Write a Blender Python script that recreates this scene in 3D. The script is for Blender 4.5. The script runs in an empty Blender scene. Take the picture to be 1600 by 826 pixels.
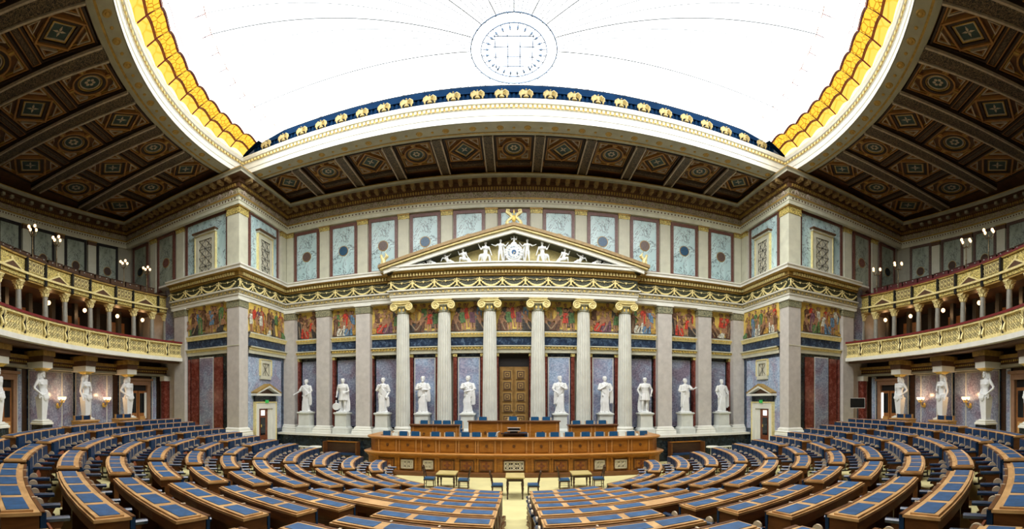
import bpy, bmesh, math, random
from math import sin, cos, pi, radians, degrees, atan2, sqrt, hypot, tan
from mathutils import Vector, Matrix

random.seed(7)
SC = bpy.context.scene
COL = SC.collection

# ------------------------------------------------------------------ camera
# the photograph is a stitched panorama: a central cylindrical view, 664 px per radian,
# eye at the origin, horizon at row 625, straight ahead at column 803 of 1600x826
FPX = 664.3
cam_d = bpy.data.cameras.new('camera')
cam = bpy.data.objects.new('camera', cam_d)
COL.objects.link(cam)
cam.location = (0, 0, 0)
cam.rotation_euler = (pi / 2, 0, 0)
cam_d.lens = 9.0
cam_d.type = 'PANO'
cam_d.panorama_type = 'CENTRAL_CYLINDRICAL'
cam_d.central_cylindrical_range_u_min = -803 / FPX
cam_d.central_cylindrical_range_u_max = 797 / FPX
cam_d.central_cylindrical_range_v_min = -201 / FPX
cam_d.central_cylindrical_range_v_max = 625 / FPX
cam_d.central_cylindrical_radius = 1.0
cam_d.clip_end = 200
SC.camera = cam

# ------------------------------------------------------------------ world, light, exposure
w = bpy.data.worlds.new('world')
SC.world = w
w.use_nodes = True
w.node_tree.nodes['Background'].inputs[0].default_value = (0.8, 0.88, 1, 1)
w.node_tree.nodes['Background'].inputs[1].default_value = 0.1
SKY = 7.4           # the backlit glass of the skylight is the room's light
vs = SC.view_settings
vs.view_transform = 'Standard'
vs.look = 'None'
vs.gamma = 1.0
vs.exposure = 0.0
vs.use_curve_mapping = False
SC.cycles.use_denoising = True
SC.cycles.max_bounces = 7
SC.cycles.diffuse_bounces = 3
SC.cycles.glossy_bounces = 2
SC.cycles.caustics_reflective = False

CY = 16.57          # centre of the hemicycle
FLOOR = -3.4        # the eye is at z = 0

# ------------------------------------------------------------------ materials
def new_mat(name):
    m = bpy.data.materials.new(name)
    m.use_nodes = True
    return m, m.node_tree, m.node_tree.nodes['Principled BSDF']

def ramp(nt, fac, stops):
    r = nt.nodes.new('ShaderNodeValToRGB')
    el = r.color_ramp.elements
    while len(el) < len(stops):
        el.new(0.5)
    for e, (p, c) in zip(el, stops):
        e.position = p
        e.color = (c[0], c[1], c[2], 1)
    nt.links.new(fac, r.inputs[0])
    return r.outputs[0]

def noise(nt, scale, detail=5, dist=0.0, vec=None, rough=.55):
    n = nt.nodes.new('ShaderNodeTexNoise')
    n.inputs['Scale'].default_value = scale
    n.inputs['Detail'].default_value = detail
    n.inputs['Distortion'].default_value = dist
    n.inputs['Roughness'].default_value = rough
    if vec is not None:
        nt.links.new(vec, n.inputs['Vector'])
    return n.outputs['Fac']

def coords(nt, scale=(1, 1, 1)):
    tc = nt.nodes.new('ShaderNodeTexCoord')
    mp = nt.nodes.new('ShaderNodeMapping')
    mp.inputs['Scale'].default_value = scale
    nt.links.new(tc.outputs['Object'], mp.inputs[0])
    return mp.outputs[0]

def bump(nt, b, fac, st, dist=.02):
    n = nt.nodes.new('ShaderNodeBump')
    n.inputs['Strength'].default_value = st
    n.inputs['Distance'].default_value = dist
    nt.links.new(fac, n.inputs['Height'])
    nt.links.new(n.outputs[0], b.inputs['Normal'])

def plain(name, c, rough=.5, metal=0.0, var=.12, sc=6.0, bp=0.0, spec=.5):
    m, nt, b = new_mat(name)
    v = coords(nt)
    f = noise(nt, sc, 4, .2, v)
    lo = [x * (1 - var) for x in c]
    hi = [min(1, x * (1 + var)) for x in c]
    nt.links.new(ramp(nt, f, [(.3, lo), (.7, hi)]), b.inputs['Base Color'])
    b.inputs['Roughness'].default_value = rough
    b.inputs['Metallic'].default_value = metal
    b.inputs['Specular IOR Level'].default_value = spec
    if bp:
        bump(nt, b, noise(nt, sc * 4, 4, 0, v), bp)
    return m

def marble(name, base, vein, sc=1.3, rough=.25, width=.05, tint=None, stretch=(1, 1, .6)):
    m, nt, b = new_mat(name)
    v = coords(nt, stretch)
    f = noise(nt, sc, 7, 1.6, v)
    c1 = ramp(nt, f, [(.5 - width, base), (.497, vein), (.503, vein), (.5 + width, base)])
    f2 = noise(nt, sc * .7, 3, .5, v)
    c2 = ramp(nt, f2, [(.3, tint or [x * .75 for x in base]), (.7, (1, 1, 1))])
    mx = nt.nodes.new('ShaderNodeMix')
    mx.data_type = 'RGBA'
    mx.blend_type = 'MULTIPLY'
    mx.inputs[0].default_value = .8
    nt.links.new(c1, mx.inputs[6])
    nt.links.new(c2, mx.inputs[7])
    nt.links.new(mx.outputs[2], b.inputs['Base Color'])
    b.inputs['Roughness'].default_value = rough
    return m

def speckle(name, cols, sc=7.0, rough=.25, cloud=None):
    m, nt, b = new_mat(name)
    v = coords(nt)
    f = noise(nt, sc, 8, .4, v, .75)
    n = len(cols)
    st = [(.3 + .4 * i / (n - 1), c) for i, c in enumerate(cols)]
    out = ramp(nt, f, st)
    if cloud:
        f2 = noise(nt, .9, 3, .8, v)
        c2 = ramp(nt, f2, [(.4, (1, 1, 1)), (.62, cloud)])
        mx = nt.nodes.new('ShaderNodeMix')
        mx.data_type = 'RGBA'
        mx.blend_type = 'MULTIPLY'
        mx.inputs[0].default_value = 1
        nt.links.new(out, mx.inputs[6])
        nt.links.new(c2, mx.inputs[7])
        out = mx.outputs[2]
    nt.links.new(out, b.inputs['Base Color'])
    b.inputs['Roughness'].default_value = rough
    return m

def wood(name, c0, c1, sc=3.0, rough=.4, spec=.5):
    m, nt, b = new_mat(name)
    v = coords(nt, (1, 1, 5))
    f = noise(nt, sc, 6, 1.2, v)
    nt.links.new(ramp(nt, f, [(.3, c0), (.7, c1)]), b.inputs['Base Color'])
    b.inputs['Roughness'].default_value = rough
    b.inputs['Specular IOR Level'].default_value = spec
    return m

def glow(name, c, s):
    m, nt, b = new_mat(name)
    b.inputs['Base Color'].default_value = (c[0], c[1], c[2], 1)
    b.inputs['Emission Color'].default_value = (c[0], c[1], c[2], 1)
    b.inputs['Emission Strength'].default_value = s
    return m

def ornament(name, bg, fg, sc=9.0, metal=0.0, lo=.06, hi=.12, rough=.5):
    """fine scrollwork too small to model, as a relief pattern"""
    m, nt, b = new_mat(name)
    v = coords(nt)
    vo = nt.nodes.new('ShaderNodeTexVoronoi')
    vo.feature = 'DISTANCE_TO_EDGE'
    vo.inputs['Scale'].default_value = sc
    nz = noise(nt, sc * .6, 2, 0, v)
    mixv = nt.nodes.new('ShaderNodeVectorMath')
    mixv.operation = 'ADD'
    nt.links.new(v, mixv.inputs[0])
    nt.links.new(nz, mixv.inputs[1])
    nt.links.new(mixv.outputs[0], vo.inputs['Vector'])
    nt.links.new(ramp(nt, vo.outputs['Distance'], [(lo, fg), (hi, bg)]), b.inputs['Base Color'])
    b.inputs['Roughness'].default_value = rough
    b.inputs['Metallic'].default_value = metal
    return m

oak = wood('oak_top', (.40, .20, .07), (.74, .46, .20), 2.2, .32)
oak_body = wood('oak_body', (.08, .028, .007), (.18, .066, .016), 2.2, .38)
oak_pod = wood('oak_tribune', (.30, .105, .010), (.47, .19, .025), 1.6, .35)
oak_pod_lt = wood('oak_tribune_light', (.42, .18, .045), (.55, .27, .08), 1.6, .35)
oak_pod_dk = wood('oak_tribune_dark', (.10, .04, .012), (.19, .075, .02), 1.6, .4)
dark_wood = wood('dark_wood', (.030, .013, .007), (.07, .03, .013), 2, .4)
red_wood = wood('red_wood', (.13, .035, .012), (.24, .07, .025), 2, .35)
cream_wood = wood('cream_wood', (.60, .46, .30), (.78, .64, .45), 2, .4)
blue_pad = plain('blue_leather_inlay', (.020, .085, .21), .45, 0, .35, 7, 0, .5)
blue_lea = plain('blue_leather', (.007, .032, .085), .42, 0, .45, 4, .08, .35)
blue_chair = plain('blue_chair_leather', (.015, .095, .22), .3, 0, .2, 5)
arm_lea = plain('navy_armrest', (.012, .035, .085), .22, 0, .2, 5, 0, .8)
carpet = plain('carpet', (.62, .56, .27), .95, 0, .10, .9, .2)
stone = plain('pale_stone', (.62, .62, .49), .5, 0, .10, 2.0)
stone_w = plain('white_stone', (.78, .78, .70), .45, 0, .06, 2.0)
stone_g = plain('grey_stone', (.56, .53, .49), .5, 0, .10, 3.5)
stone_dk = plain('ceiling_stone', (.36, .35, .27), .55, 0, .12, 2.0)
statue_m = plain('statue_marble', (.80, .82, .81), .5, 0, .05, 5)
ped_m = plain('pedestal_marble', (.66, .69, .64), .45, 0, .08, 3)
vein_m = marble('veined_marble', (.66, .84, .86), (.10, .13, .17), 2.0, .3, .018)
dim_m = marble('gallery_marble', (.44, .50, .42), (.12, .14, .13), 2.0, .35, .02)
violet_m = speckle('violet_marble', [(.10, .12, .18), (.27, .31, .42), (.56, .62, .72)], 11, .25, (.78, .58, .60))
bluegrey_m = speckle('bluegrey_marble', [(.14, .20, .32), (.36, .47, .64), (.66, .75, .86)], 11, .25, (.86, .66, .68))
red_m = speckle('red_marble', [(.07, .012, .008), (.17, .035, .022), (.34, .12, .09)], 5, .25)
frame_m = speckle('brown_red_frame', [(.07, .025, .02), (.16, .065, .05), (.25, .13, .10)], 12, .35)
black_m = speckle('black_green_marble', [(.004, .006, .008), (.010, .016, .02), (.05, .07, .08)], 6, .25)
blueband_m = speckle('blue_black_marble', [(.004, .008, .02), (.012, .03, .07), (.16, .24, .34)], 5, .3)
gold = plain('gilding', (.80, .58, .14), .38, .35, .22, 8)
gold_lt = plain('pale_gilding', (.86, .74, .34), .45, .12, .15, 8)
gold_br = plain('bronze_gilding', (.30, .20, .08), .5, .1, .25, 6)
gold_dk = plain('dull_gilding', (.42, .27, .07), .45, .3, .3, 6)
green_dk = plain('dark_green_ground', (.008, .020, .018), .5, 0, .3, 8)
brown_dk = plain('brown_cornice', (.10, .048, .022), .5, 0, .25, 5)
ceil_br = wood('coffer_brown', (.055, .026, .012), (.14, .06, .022), 1.2, .5)
ceil_or = wood('coffer_orange', (.22, .10, .028), (.40, .20, .06), 1.5, .45)
ceil_dk = wood('coffer_dark', (.018, .010, .007), (.04, .02, .012), 1.5, .5)
ceil_pk = plain('coffer_pale', (.44, .36, .28), .5, 0, .2, 6)
teal = plain('coffer_teal', (.025, .055, .055), .5, 0, .4, 10)
relief = ornament('carved_band', (.006, .006, .008), (.19, .13, .07), 9, 0, .05, .12)
scroll_gold = ornament('gilt_scroll_band', (.10, .065, .02), (.92, .76, .24), 10, .1, .07, .15)
scroll_stone = ornament('stone_scroll_band', (.17, .14, .07), (.52, .47, .29), 7, 0, .07, .16)
cap_m = ornament('capital_leaf', (.06, .08, .05), (.45, .42, .26), 10, 0, .05, .14)
mosaic_gold = plain('mosaic_gold', (.72, .52, .12), .5, .1, .35, 2)
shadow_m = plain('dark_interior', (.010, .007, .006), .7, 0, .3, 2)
glass_dk = plain('dark_glass', (.01, .012, .014), .08, 0, .1, 2)
white_p = plain('white_paint', (.72, .73, .68), .5, 0, .05, 3)
red_rail = plain('red_velvet_rail', (.16, .012, .012), .6, 0, .2, 8)
red_seat = plain('red_seat', (.09, .012, .012), .6, 0, .2, 8)
bronze = plain('bronze', (.16, .12, .06), .35, .6, .3, 8)
metal_dk = plain('black_metal', (.012, .012, .014), .4, .2, .2, 8)
grate_m = plain('white_grille', (.62, .56, .42), .5, 0, .1, 6)
tym_blk = plain('tympanum_ground', (.30, .22, .04), .6, 0, .3, 3)
blue_disc = plain('blue_disc', (.012, .08, .17), .3, 0, .35, 14)
brown_disc = plain('brown_disc', (.12, .075, .060), .3, 0, .35, 16)
blue_shade = plain('blue_upstand', (.001, .018, .055), .9, 0, .15, 1, 0, .1)
bench_tan = wood('tan_oak', (.42, .22, .07), (.58, .33, .12), 2, .4)
lamp_glow = glow('lamp_globe', (1.0, .62, .32), 3.2)
exit_glow = glow('exit_green', (.04, .42, .08), .25)
screen_m = plain('tv_screen', (.004, .004, .005), .15, 0, .1, 2)
table_m = wood('table_top', (.48, .38, .14), (.60, .50, .22), 2, .35)
lamp_int = glow('corridor_light', (1.0, .96, .9), 1.0)
glass_w = glow('skylight_glass', (1.0, 1.0, 1.0), SKY)
pale_or = plain('pale_orange_panel', (.50, .22, .07), .4, 0, .3, 3)

def stained(name, c, dark, sc, s):
    m, nt, b = new_mat(name)
    v = coords(nt)
    vo = nt.nodes.new('ShaderNodeTexVoronoi')
    vo.feature = 'DISTANCE_TO_EDGE'
    vo.inputs['Scale'].default_value = sc
    nt.links.new(v, vo.inputs['Vector'])
    o = ramp(nt, vo.outputs['Distance'], [(.02, dark), (.09, c)])
    nt.links.new(o, b.inputs['Emission Color'])
    b.inputs['Base Color'].default_value = (.1, .06, .01, 1)
    b.inputs['Emission Strength'].default_value = s
    return m
st_yellow = stained('yellow_stained_glass', (1.0, .62, .05), (.45, .16, .0), 5.5, 1.25)
st_plain = stained('amber_stained_glass', (1.0, .66, .10), (.95, .52, .04), 2.0, 1.2)
st_lun = glow('lunette_glass', (1.0, .86, .5), 1.1)
st_white = glow('white_cove_glass', (1, 1, 1), 3.0)
lead_red = plain('red_lead', (.20, .02, .02), .5)
lead_or = plain('orange_lead', (.45, .14, .01), .5)
lead_blue = plain('blue_lead', (.03, .05, .16), .5)
lead_gr = plain('grey_rib', (.30, .34, .38), .5)

# ------------------------------------------------------------------ mesh helpers
def pol(r, a, z=0.0, c=CY):
    """point at radius r and signed angle a (degrees, 0 = towards the rear, + = right)"""
    t = radians(a)
    return (r * sin(t), c - r * cos(t), z)

class G:
    def __init__(s):
        s.v = []; s.f = []; s.m = []
    def add(s, vs, fs, m=0):
        o = len(s.v)
        s.v.extend(vs)
        for f in fs:
            s.f.append([o + i for i in f]); s.m.append(m)
        return s
    def bx(s, x0, x1, y0, y1, z0, z1, m=0):
        return s.add([(x0, y0, z0), (x1, y0, z0), (x1, y1, z0), (x0, y1, z0), (x0, y0, z1), (x1, y0, z1), (x1, y1, z1), (x0, y1, z1)],
                     [(0, 3, 2, 1), (4, 5, 6, 7), (0, 1, 5, 4), (1, 2, 6, 5), (2, 3, 7, 6), (3, 0, 4, 7)], m)
    def ob(s, c, size, rz=0.0, m=0):
        a, b, h = [q / 2 for q in size]
        t = radians(rz)
        P = []
        for z in (-h, h):
            for x, y in ((-a, -b), (a, -b), (a, b), (-a, b)):
                P.append((c[0] + x * cos(t) - y * sin(t), c[1] + x * sin(t) + y * cos(t), c[2] + z))
        return s.add(P, [(0, 3, 2, 1), (4, 5, 6, 7), (0, 1, 5, 4), (1, 2, 6, 5), (2, 3, 7, 6), (3, 0, 4, 7)], m)
    def prism(s, pts, d, m=0):
        """pts 3-d polygon, extruded by vector d"""
        n = len(pts)
        P = [tuple(p) for p in pts] + [(p[0] + d[0], p[1] + d[1], p[2] + d[2]) for p in pts]
        F = [tuple(range(n))[::-1], tuple(range(n, 2 * n))] + [(i, (i + 1) % n, n + (i + 1) % n, n + i) for i in range(n)]
        return s.add(P, F, m)
    def ring(s, rings, m=0, caps=True, closed=True):
        n = len(rings[0]); P = [p for r in rings for p in r]; F = []
        for j in range(len(rings) - 1):
            for i in range(n if closed else n - 1):
                a = j * n + i; b = j * n + (i + 1) % n
                F.append((a, b, b + n, a + n))
        if caps:
            F.append(tuple(range(n))[::-1]); F.append(tuple(range((len(rings) - 1) * n, len(rings) * n)))
        return s.add(P, F, m)
    def lathe(s, prof, c=(0, 0, 0), n=16, m=0, caps=True):
        return s.ring([[(c[0] + r * cos(2 * pi * i / n), c[1] + r * sin(2 * pi * i / n), c[2] + z) for i in range(n)] for r, z in prof], m, caps)
    def tube(s, pts, rad, n=8, m=0, caps=True):
        pts = [Vector(p) for p in pts]
        if not isinstance(rad, (list, tuple)):
            rad = [rad] * len(pts)
        R = []
        up = None
        for i, p in enumerate(pts):
            d = (pts[min(i + 1, len(pts) - 1)] - pts[max(i - 1, 0)]).normalized()
            if up is None:
                up = Vector((0, 0, 1)) if abs(d.z) < .9 else Vector((1, 0, 0))
            u = d.cross(up)
            if u.length < 1e-4:
                u = d.cross(Vector((0, 1, 0)))
            u.normalize(); v = u.cross(d).normalized(); up = v
            R.append([tuple(p + (u * cos(2 * pi * k / n) + v * sin(2 * pi * k / n)) * rad[i]) for k in range(n)])
        return s.ring(R, m, caps)
    def ell(s, c, r, m=0, nu=12, nv=8):
        R = []
        for j in range(nv + 1):
            t = pi * (j + .001) / (nv + .002) - pi / 2
            R.append([(c[0] + r[0] * cos(t) * cos(2 * pi * i / nu), c[1] + r[1] * cos(t) * sin(2 * pi * i / nu), c[2] + r[2] * sin(t)) for i in range(nu)])
        return s.ring(R, m, True)
    def arc(s, r0, r1, a0, a1, z0, z1, m=0, n=None, c=CY):
        n = n or max(1, int(abs(a1 - a0) * r1 / 30) + 1)
        R = []
        for i in range(n + 1):
            a = a0 + (a1 - a0) * i / n
            R.append([pol(r0, a, z0, c), pol(r1, a, z0, c), pol(r1, a, z1, c), pol(r0, a, z1, c)])
        return s.ring(R, m, True)
    def sweep(s, path, prof, m=0, caps=False, ms=None):
        """profile (offset to the right of travel, z) along a plan path, mitred"""
        n = len(path); R = []
        for i, p in enumerate(path):
            def nrm(a, b):
                dx, dy = b[0] - a[0], b[1] - a[1]; l = hypot(dx, dy); return (dy / l, -dx / l)
            n1 = nrm(path[i - 1], p) if i else None
            n2 = nrm(p, path[i + 1]) if i < n - 1 else None
            if n1 and n2:
                k = 1 + n1[0] * n2[0] + n1[1] * n2[1]
                q = ((n1[0] + n2[0]) / k, (n1[1] + n2[1]) / k)
            else:
                q = n1 or n2
            R.append([(p[0] + q[0] * o, p[1] + q[1] * o, z) for o, z in prof])
        if ms is None:
            s.ring(R, m, caps, False)
        else:
            for j in range(len(prof) - 1):
                s.ring([[r[j], r[j + 1]] for r in R], ms[j], False, False)
        return s
    def xf(s, M, i0=0):
        for i in range(i0, len(s.v)):
            s.v[i] = tuple(M @ Vector(s.v[i]))
        return s
    def mesh(s, name, mats, smooth=False):
        me = bpy.data.meshes.new(name)
        me.from_pydata(s.v, [], s.f)
        for m in (mats if isinstance(mats, (list, tuple)) else [mats]):
            me.materials.append(m)
        if any(s.m):
            me.polygons.foreach_set('material_index', s.m)
        if smooth:
            b = bmesh.new(); b.from_mesh(me)
            bmesh.ops.recalc_face_normals(b, faces=b.faces)
            b.to_mesh(me); b.free()
            me.polygons.foreach_set('use_smooth', [True] * len(me.polygons))
            me.set_sharp_from_angle(angle=radians(38))
        me.update()
        return me

WM = {}
KIDS = {}
def link(o, parent=None, M=None):
    COL.objects.link(o)
    W = M if M is not None else Matrix.Identity(4)
    WM[o.name] = W
    if parent is not None:
        o.parent = parent
        o.matrix_parent_inverse = WM[parent.name].inverted()
        KIDS.setdefault(parent.name, []).append(o)
    o.matrix_basis = W
    return o

def obj(name, g, mats, parent=None, smooth=False, M=None, **props):
    """a mesh object; g is a G or a shared mesh"""
    me = g if isinstance(g, bpy.types.Mesh) else g.mesh(name, mats, smooth)
    o = bpy.data.objects.new(name, me)
    link(o, parent, M)
    for k, v in props.items():
        o[k] = v
    return o

def struct(name, g, mats, parent=None, smooth=False):
    o = obj(name, g, mats, parent, smooth)
    if parent is None:
        o['kind'] = 'structure'
    return o

def TR(loc, rz=0.0, sc=(1, 1, 1)):
    return Matrix.Translation(Vector(loc)) @ Matrix.Rotation(radians(rz), 4, 'Z') @ Matrix.Diagonal((sc[0], sc[1], sc[2], 1))

def thing(name, label, cat, loc=(0, 0, 0), rz=0.0, group=None, sc=(1, 1, 1)):
    o = bpy.data.objects.new(name, None)
    o.empty_display_size = .1
    link(o, None, TR(loc, rz, sc))
    o['label'] = label; o['category'] = cat
    if group:
        o['group'] = group
    return o

def tag(o, label, cat, group=None):
    o['label'] = label; o['category'] = cat
    if group:
        o['group'] = group
    return o

def dup(root, M, label, group=None):
    """a copy of a thing with copies of its parts and sub-parts, placed by the matrix M"""
    r = root.copy(); COL.objects.link(r); r.matrix_basis = M; WM[r.name] = M
    r['label'] = label
    if group:
        r['group'] = group
    def rec(src, dst):
        for ch in KIDS.get(src.name, ()):
            c = ch.copy(); COL.objects.link(c); c.parent = dst
            c.matrix_parent_inverse = ch.matrix_parent_inverse.copy()
            rec(ch, c)
    rec(root, r)
    return r

def relabel(root, label, M=None):
    root['label'] = label
    if M is not None:
        root.matrix_basis = M; WM[root.name] = M

ORD = ['', 'first', 'second', 'third', 'fourth', 'fifth', 'sixth', 'seventh', 'eighth', 'ninth', 'tenth', 'eleventh', 'twelfth', 'thirteenth',
       'fourteenth', 'fifteenth', 'sixteenth', 'seventeenth', 'eighteenth', 'nineteenth', 'twentieth', 'twenty-first', 'twenty-second', 'twenty-third', 'twenty-fourth']
SIDE = {-1: 'left', 1: 'right'}

# ================================================================== THE SETTING
TOP = 12.45
RW, CW = 23.6, 14.6                       # curved outer wall
ACOR = degrees(math.acos((CW - 18.1) / RW))
def wall_arc(off=0.0, a0=-20, n=24):
    return [pol(RW, a0 + (-ACOR - a0) * i / n, 0, CW)[:2] for i in range(n + 1)]
XC = 13.72                                # corner piers
XO = sqrt(RW * RW - (18.1 - CW) ** 2)

g = G().bx(-26, 26, -10, 25, FLOOR - .2, FLOOR)
floor = struct('floor', g, carpet)
def zk(k): return -2.446 + .1314 * k
def rk(k): return 5.614 + k
NROW = 12
for k in range(NROW):
    g = G().arc(rk(k) - .46, rk(k) + .58, -97, 97, FLOOR, zk(k) - .75, 0, 64)
    obj('tier', g, carpet, floor)
obj('rear_platform', G().arc(rk(11) + .58, 23.5, -100, 100, FLOOR, -1.62, 0, 64), carpet, floor)
# curved side walls, right round the rear
for s in (-1, 1):
    path = [pol(RW, s * a, 0, CW)[:2] for a in [ACOR + 2 - (ACOR + 2) * i / 30 for i in range(31)]]
    if s == -1:
        path = path[::-1]
    g = G().sweep(path, [(0, FLOOR), (0, TOP), (-.3, TOP), (-.3, FLOOR)])
    wl = struct('wall_' + SIDE[s], g, stone_dk)
    if s == -1: wall_L = wl
    else: wall_R = wl
# outer front walls and the recess
wallsO = {}
for s in (-1, 1):
    g = G().bx(min(s * (XO + .6), s * (XC + .1)), max(s * (XO + .6), s * (XC + .1)), 18.45, 18.7, FLOOR, TOP)
    g.bx(min(s * (XC + .12), s * (XC + .4)), max(s * (XC + .12), s * (XC + .4)), 18.5, 23.6, FLOOR, TOP)
    wallsO[s] = struct('wall_front_' + SIDE[s], g, stone_g)
g = G().bx(-14.1, 14.1, 23.75, 24.0, FLOOR, 2.62).bx(-14.1, 14.1, 23.45, 24.0, 2.60, 7.0).bx(-14.1, 14.1, 23.25, 24.0, 7.0, TOP)
wall_F = struct('wall_front', g, stone)

BAYS = [2.5, 5.0, 7.3, 9.77, 12.2]
# platform and its black dado under the statues
g = G().bx(-XC, XC, 22.1, 23.8, -2.06, -1.94, 1).bx(-XC, XC, 22.2, 23.8, FLOOR, -2.06, 0)
struct('trim_platform', g, [black_m, stone_w])

# lower order: bands above the statues -------------------------------------------------
inner = [(-XC, 19.0), (-XC, 23.35), (XC, 23.35), (XC, 19.0)]
outerL = [(-XO + .5, 18.38), (-XC, 18.38)]
outerR = [(XC, 18.38), (XO - .5, 18.38)]
bands = struct('trim_bands', G().bx(-1, 1, 23.5, 23.6, 2.7, 2.8), stone)
for nm, prof, mt, ms in (
    ('small_architrave', [(0, 2.61), (.06, 2.61), (.06, 2.80), (.10, 2.80), (.10, 2.93), (.22, 2.95), (.22, 3.0), (0, 3.0)], [stone, gold_lt], [0, 0, 0, 1, 0, 0, 0]),
    ('dark_band', [(.01, 3.0), (.01, 3.49)], [blueband_m], [0]),
    ('gilt_moulding', [(.01, 3.49), (.08, 3.49), (.12, 3.60), (.18, 3.70), (.18, 3.76), (0, 3.77)], [gold_lt, stone], [0, 0, 0, 1, 1])):
    g = G()
    for p in (inner, outerL, outerR):
        g.sweep(p, prof, ms=ms)
    obj(nm, g, mt, bands)
for nm, z in (('bead_row', 2.87), ('bead_row', 3.64)):
    g = G()
    for i in range(150):
        x = -13.6 + i * .1825
        g.bx(x - .04, x + .04, 23.14, 23.26, z - .035, z + .035)
    obj(nm, g, gold, bands, kind='stuff')

# the great entablature between the two storeys -----------------------------------------
PX, PY = 6.72, 22.5
pathE = [(-XO + .3, 18.12), (-XC, 18.12), (-XC, 22.95), (-PX, 22.95), (-PX, PY), (PX, PY), (PX, 22.95), (XC, 22.95), (XC, 18.12), (XO - .3, 18.12)]
pathE = [(-18.9, 18.12)] + pathE[1:-1] + [(18.9, 18.12)]
ent = struct('trim_main_entablature', G().sweep(pathE, [(-.45, 5.46), (0, 5.46), (0, 5.66), (.05, 5.66), (.05, 5.74), (.07, 5.74), (.07, 5.92), (.16, 5.95), (.16, 6.01), (.02, 6.02)],
              ms=[0, 1, 0, 0, 2, 2, 0, 0, 0]), [stone_w, stone_w, scroll_stone])
obj('frieze', G().sweep(pathE, [(.01, 6.02), (.01, 6.58)]), ornament('green_scroll', (.006, .018, .016), (.22, .19, .07), 11, 0, .025, .05), ent)
obj('cornice', G().sweep(pathE, [(.02, 6.58), (.10, 6.60), (.10, 6.66), (.14, 6.68), (.14, 6.86), (.40, 6.92), (.46, 6.93), (.46, 7.04), (.52, 7.10), (.52, 7.16), (-.6, 7.22)],
     ms=[0, 0, 1, 0, 0, 0, 2, 2, 2, 2]), [gold_dk, brown_dk, stone_w], ent)
def along(path, pitch, off, skip=.1):
    """points and headings at even pitch on each leg of a path"""
    out = []
    for a, b in zip(path, path[1:]):
        L = hypot(b[0] - a[0], b[1] - a[1])
        if L < pitch * .6:
            continue
        n = max(1, round((L - 2 * skip) / pitch))
        dx, dy = (b[0] - a[0]) / L, (b[1] - a[1]) / L
        for i in range(n):
            t = skip + (L - 2 * skip) * (i + .5) / n
            out.append((a[0] + dx * t + dy * off, a[1] + dy * t - dx * off, degrees(atan2(dy, dx)), (L - 2 * skip) / n))
    return out
g = G()
for x, y, r, _ in along(pathE, .17, .19):
    g.ob((x, y, 6.77), (.095, .12, .14), r)
obj('dentil_row', g, gold_lt, ent, kind='stuff')
g = G()
for x, y, r, _ in along(pathE, .30, .075):
    g.ob((x, y, 5.84), (.09, .03, .06), r)
obj('bead_row', g, gold, ent, kind='stuff')
# gilded garlands: a swag between two knots
g = G()
pts = [(-.5 + i * .1, -.035, .06 - .26 * (1 - ((i - 5) / 5) ** 2)) for i in range(11)]
g.tube(pts, [.03, .035, .045, .055, .06, .065, .06, .055, .045, .035, .03], 6, 0)
for k in range(11):
    p = pts[k]; g.ell((p[0], p[1] - .03, p[2]), (.055, .04, .05), 0, 6, 4)
g.ell((-.58, -.04, .03), (.055, .04, .20), 0, 6, 5).ell((-.58, -.05, .19), (.05, .04, .05), 0, 6, 4)
for q in (-1, 1):
    g.tube([(-.58, -.04, .12), (-.58 + q * .12, -.05, .19), (-.58 + q * .17, -.04, .10)], .022, 5, 0)
    g.tube([(-.58, -.04, -.05), (-.58 + q * .09, -.04, -.16), (-.58 + q * .15, -.04, -.20)], .02, 5, 0)
g.tube([(-.42, -.03, .16), (-.15, -.03, .10), (0, -.03, .15), (.15, -.03, .10), (.42, -.03, .16)], .015, 4, 0)
g.ell((0, -.04, .10), (.05, .03, .06), 0, 6, 4)
gar = g.mesh('garland', gold_lt, True)
for x, y, r, L in along(pathE, 1.2, .03, .05):
    obj('garland', gar, None, ent, M=TR((x, y, 6.27), r, (L / 1.16, 1, 1.05)))

# upper storey ------------------------------------------------------------------------
def arcpts(sgn, n=16, a1=35, R=RW, c=CW):
    A = ACOR if c == CW else 97
    P = [pol(R, sgn * (A + (a1 - A) * i / n), 0, c)[:2] for i in range(n + 1)]
    return P
lw = arcpts(-1, 28, 2)[::-1]; rw = arcpts(1, 28, 2)
pathU = lw[:-1] + [(-XO, 18.12), (-XC, 18.12), (-XC, 23.15), (XC, 23.15), (XC, 18.12), (XO, 18.12)] + rw[1:]
upe = struct('trim_upper_entablature', G().sweep(pathU, [(-.15, 10.48), (.10, 10.48), (.10, 10.66), (.14, 10.68), (.14, 10.84), (.20, 10.86), (.20, 10.95), (.04, 10.98)],
              ms=[0, 0, 0, 0, 0, 1, 1]), [stone, gold_dk])
obj('frieze', G().sweep(pathU, [(.05, 10.97), (.05, 11.34)]), scroll_stone, upe)
obj('cornice', G().sweep(pathU, [(.05, 11.34), (.13, 11.36), (.13, 11.56), (.24, 11.60), (.24, 11.64), (.24, 11.80), (.64, 11.80), (.64, 11.90), (.72, 11.98), (.72, 12.03), (.0, 12.12), (-.15, 12.4)],
     ms=[0, 0, 0, 0, 0, 0, 2, 2, 1, 0, 0]), [brown_dk, gold_dk, stone_dk], upe)
g = G(); g2 = G()
for x, y, r, _ in along(pathU, .15, .16, .02):
    g.ob((x, y, 11.47), (.08, .10, .14), r)
for x, y, r, _ in along(pathU, .21, .15, .02):
    g2.ob((x, y, 10.77), (.07, .04, .07), r)
obj('dentil_row', g, gold_dk, upe, kind='stuff')
obj('bead_row', g2, brown_dk, upe, kind='stuff')
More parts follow.
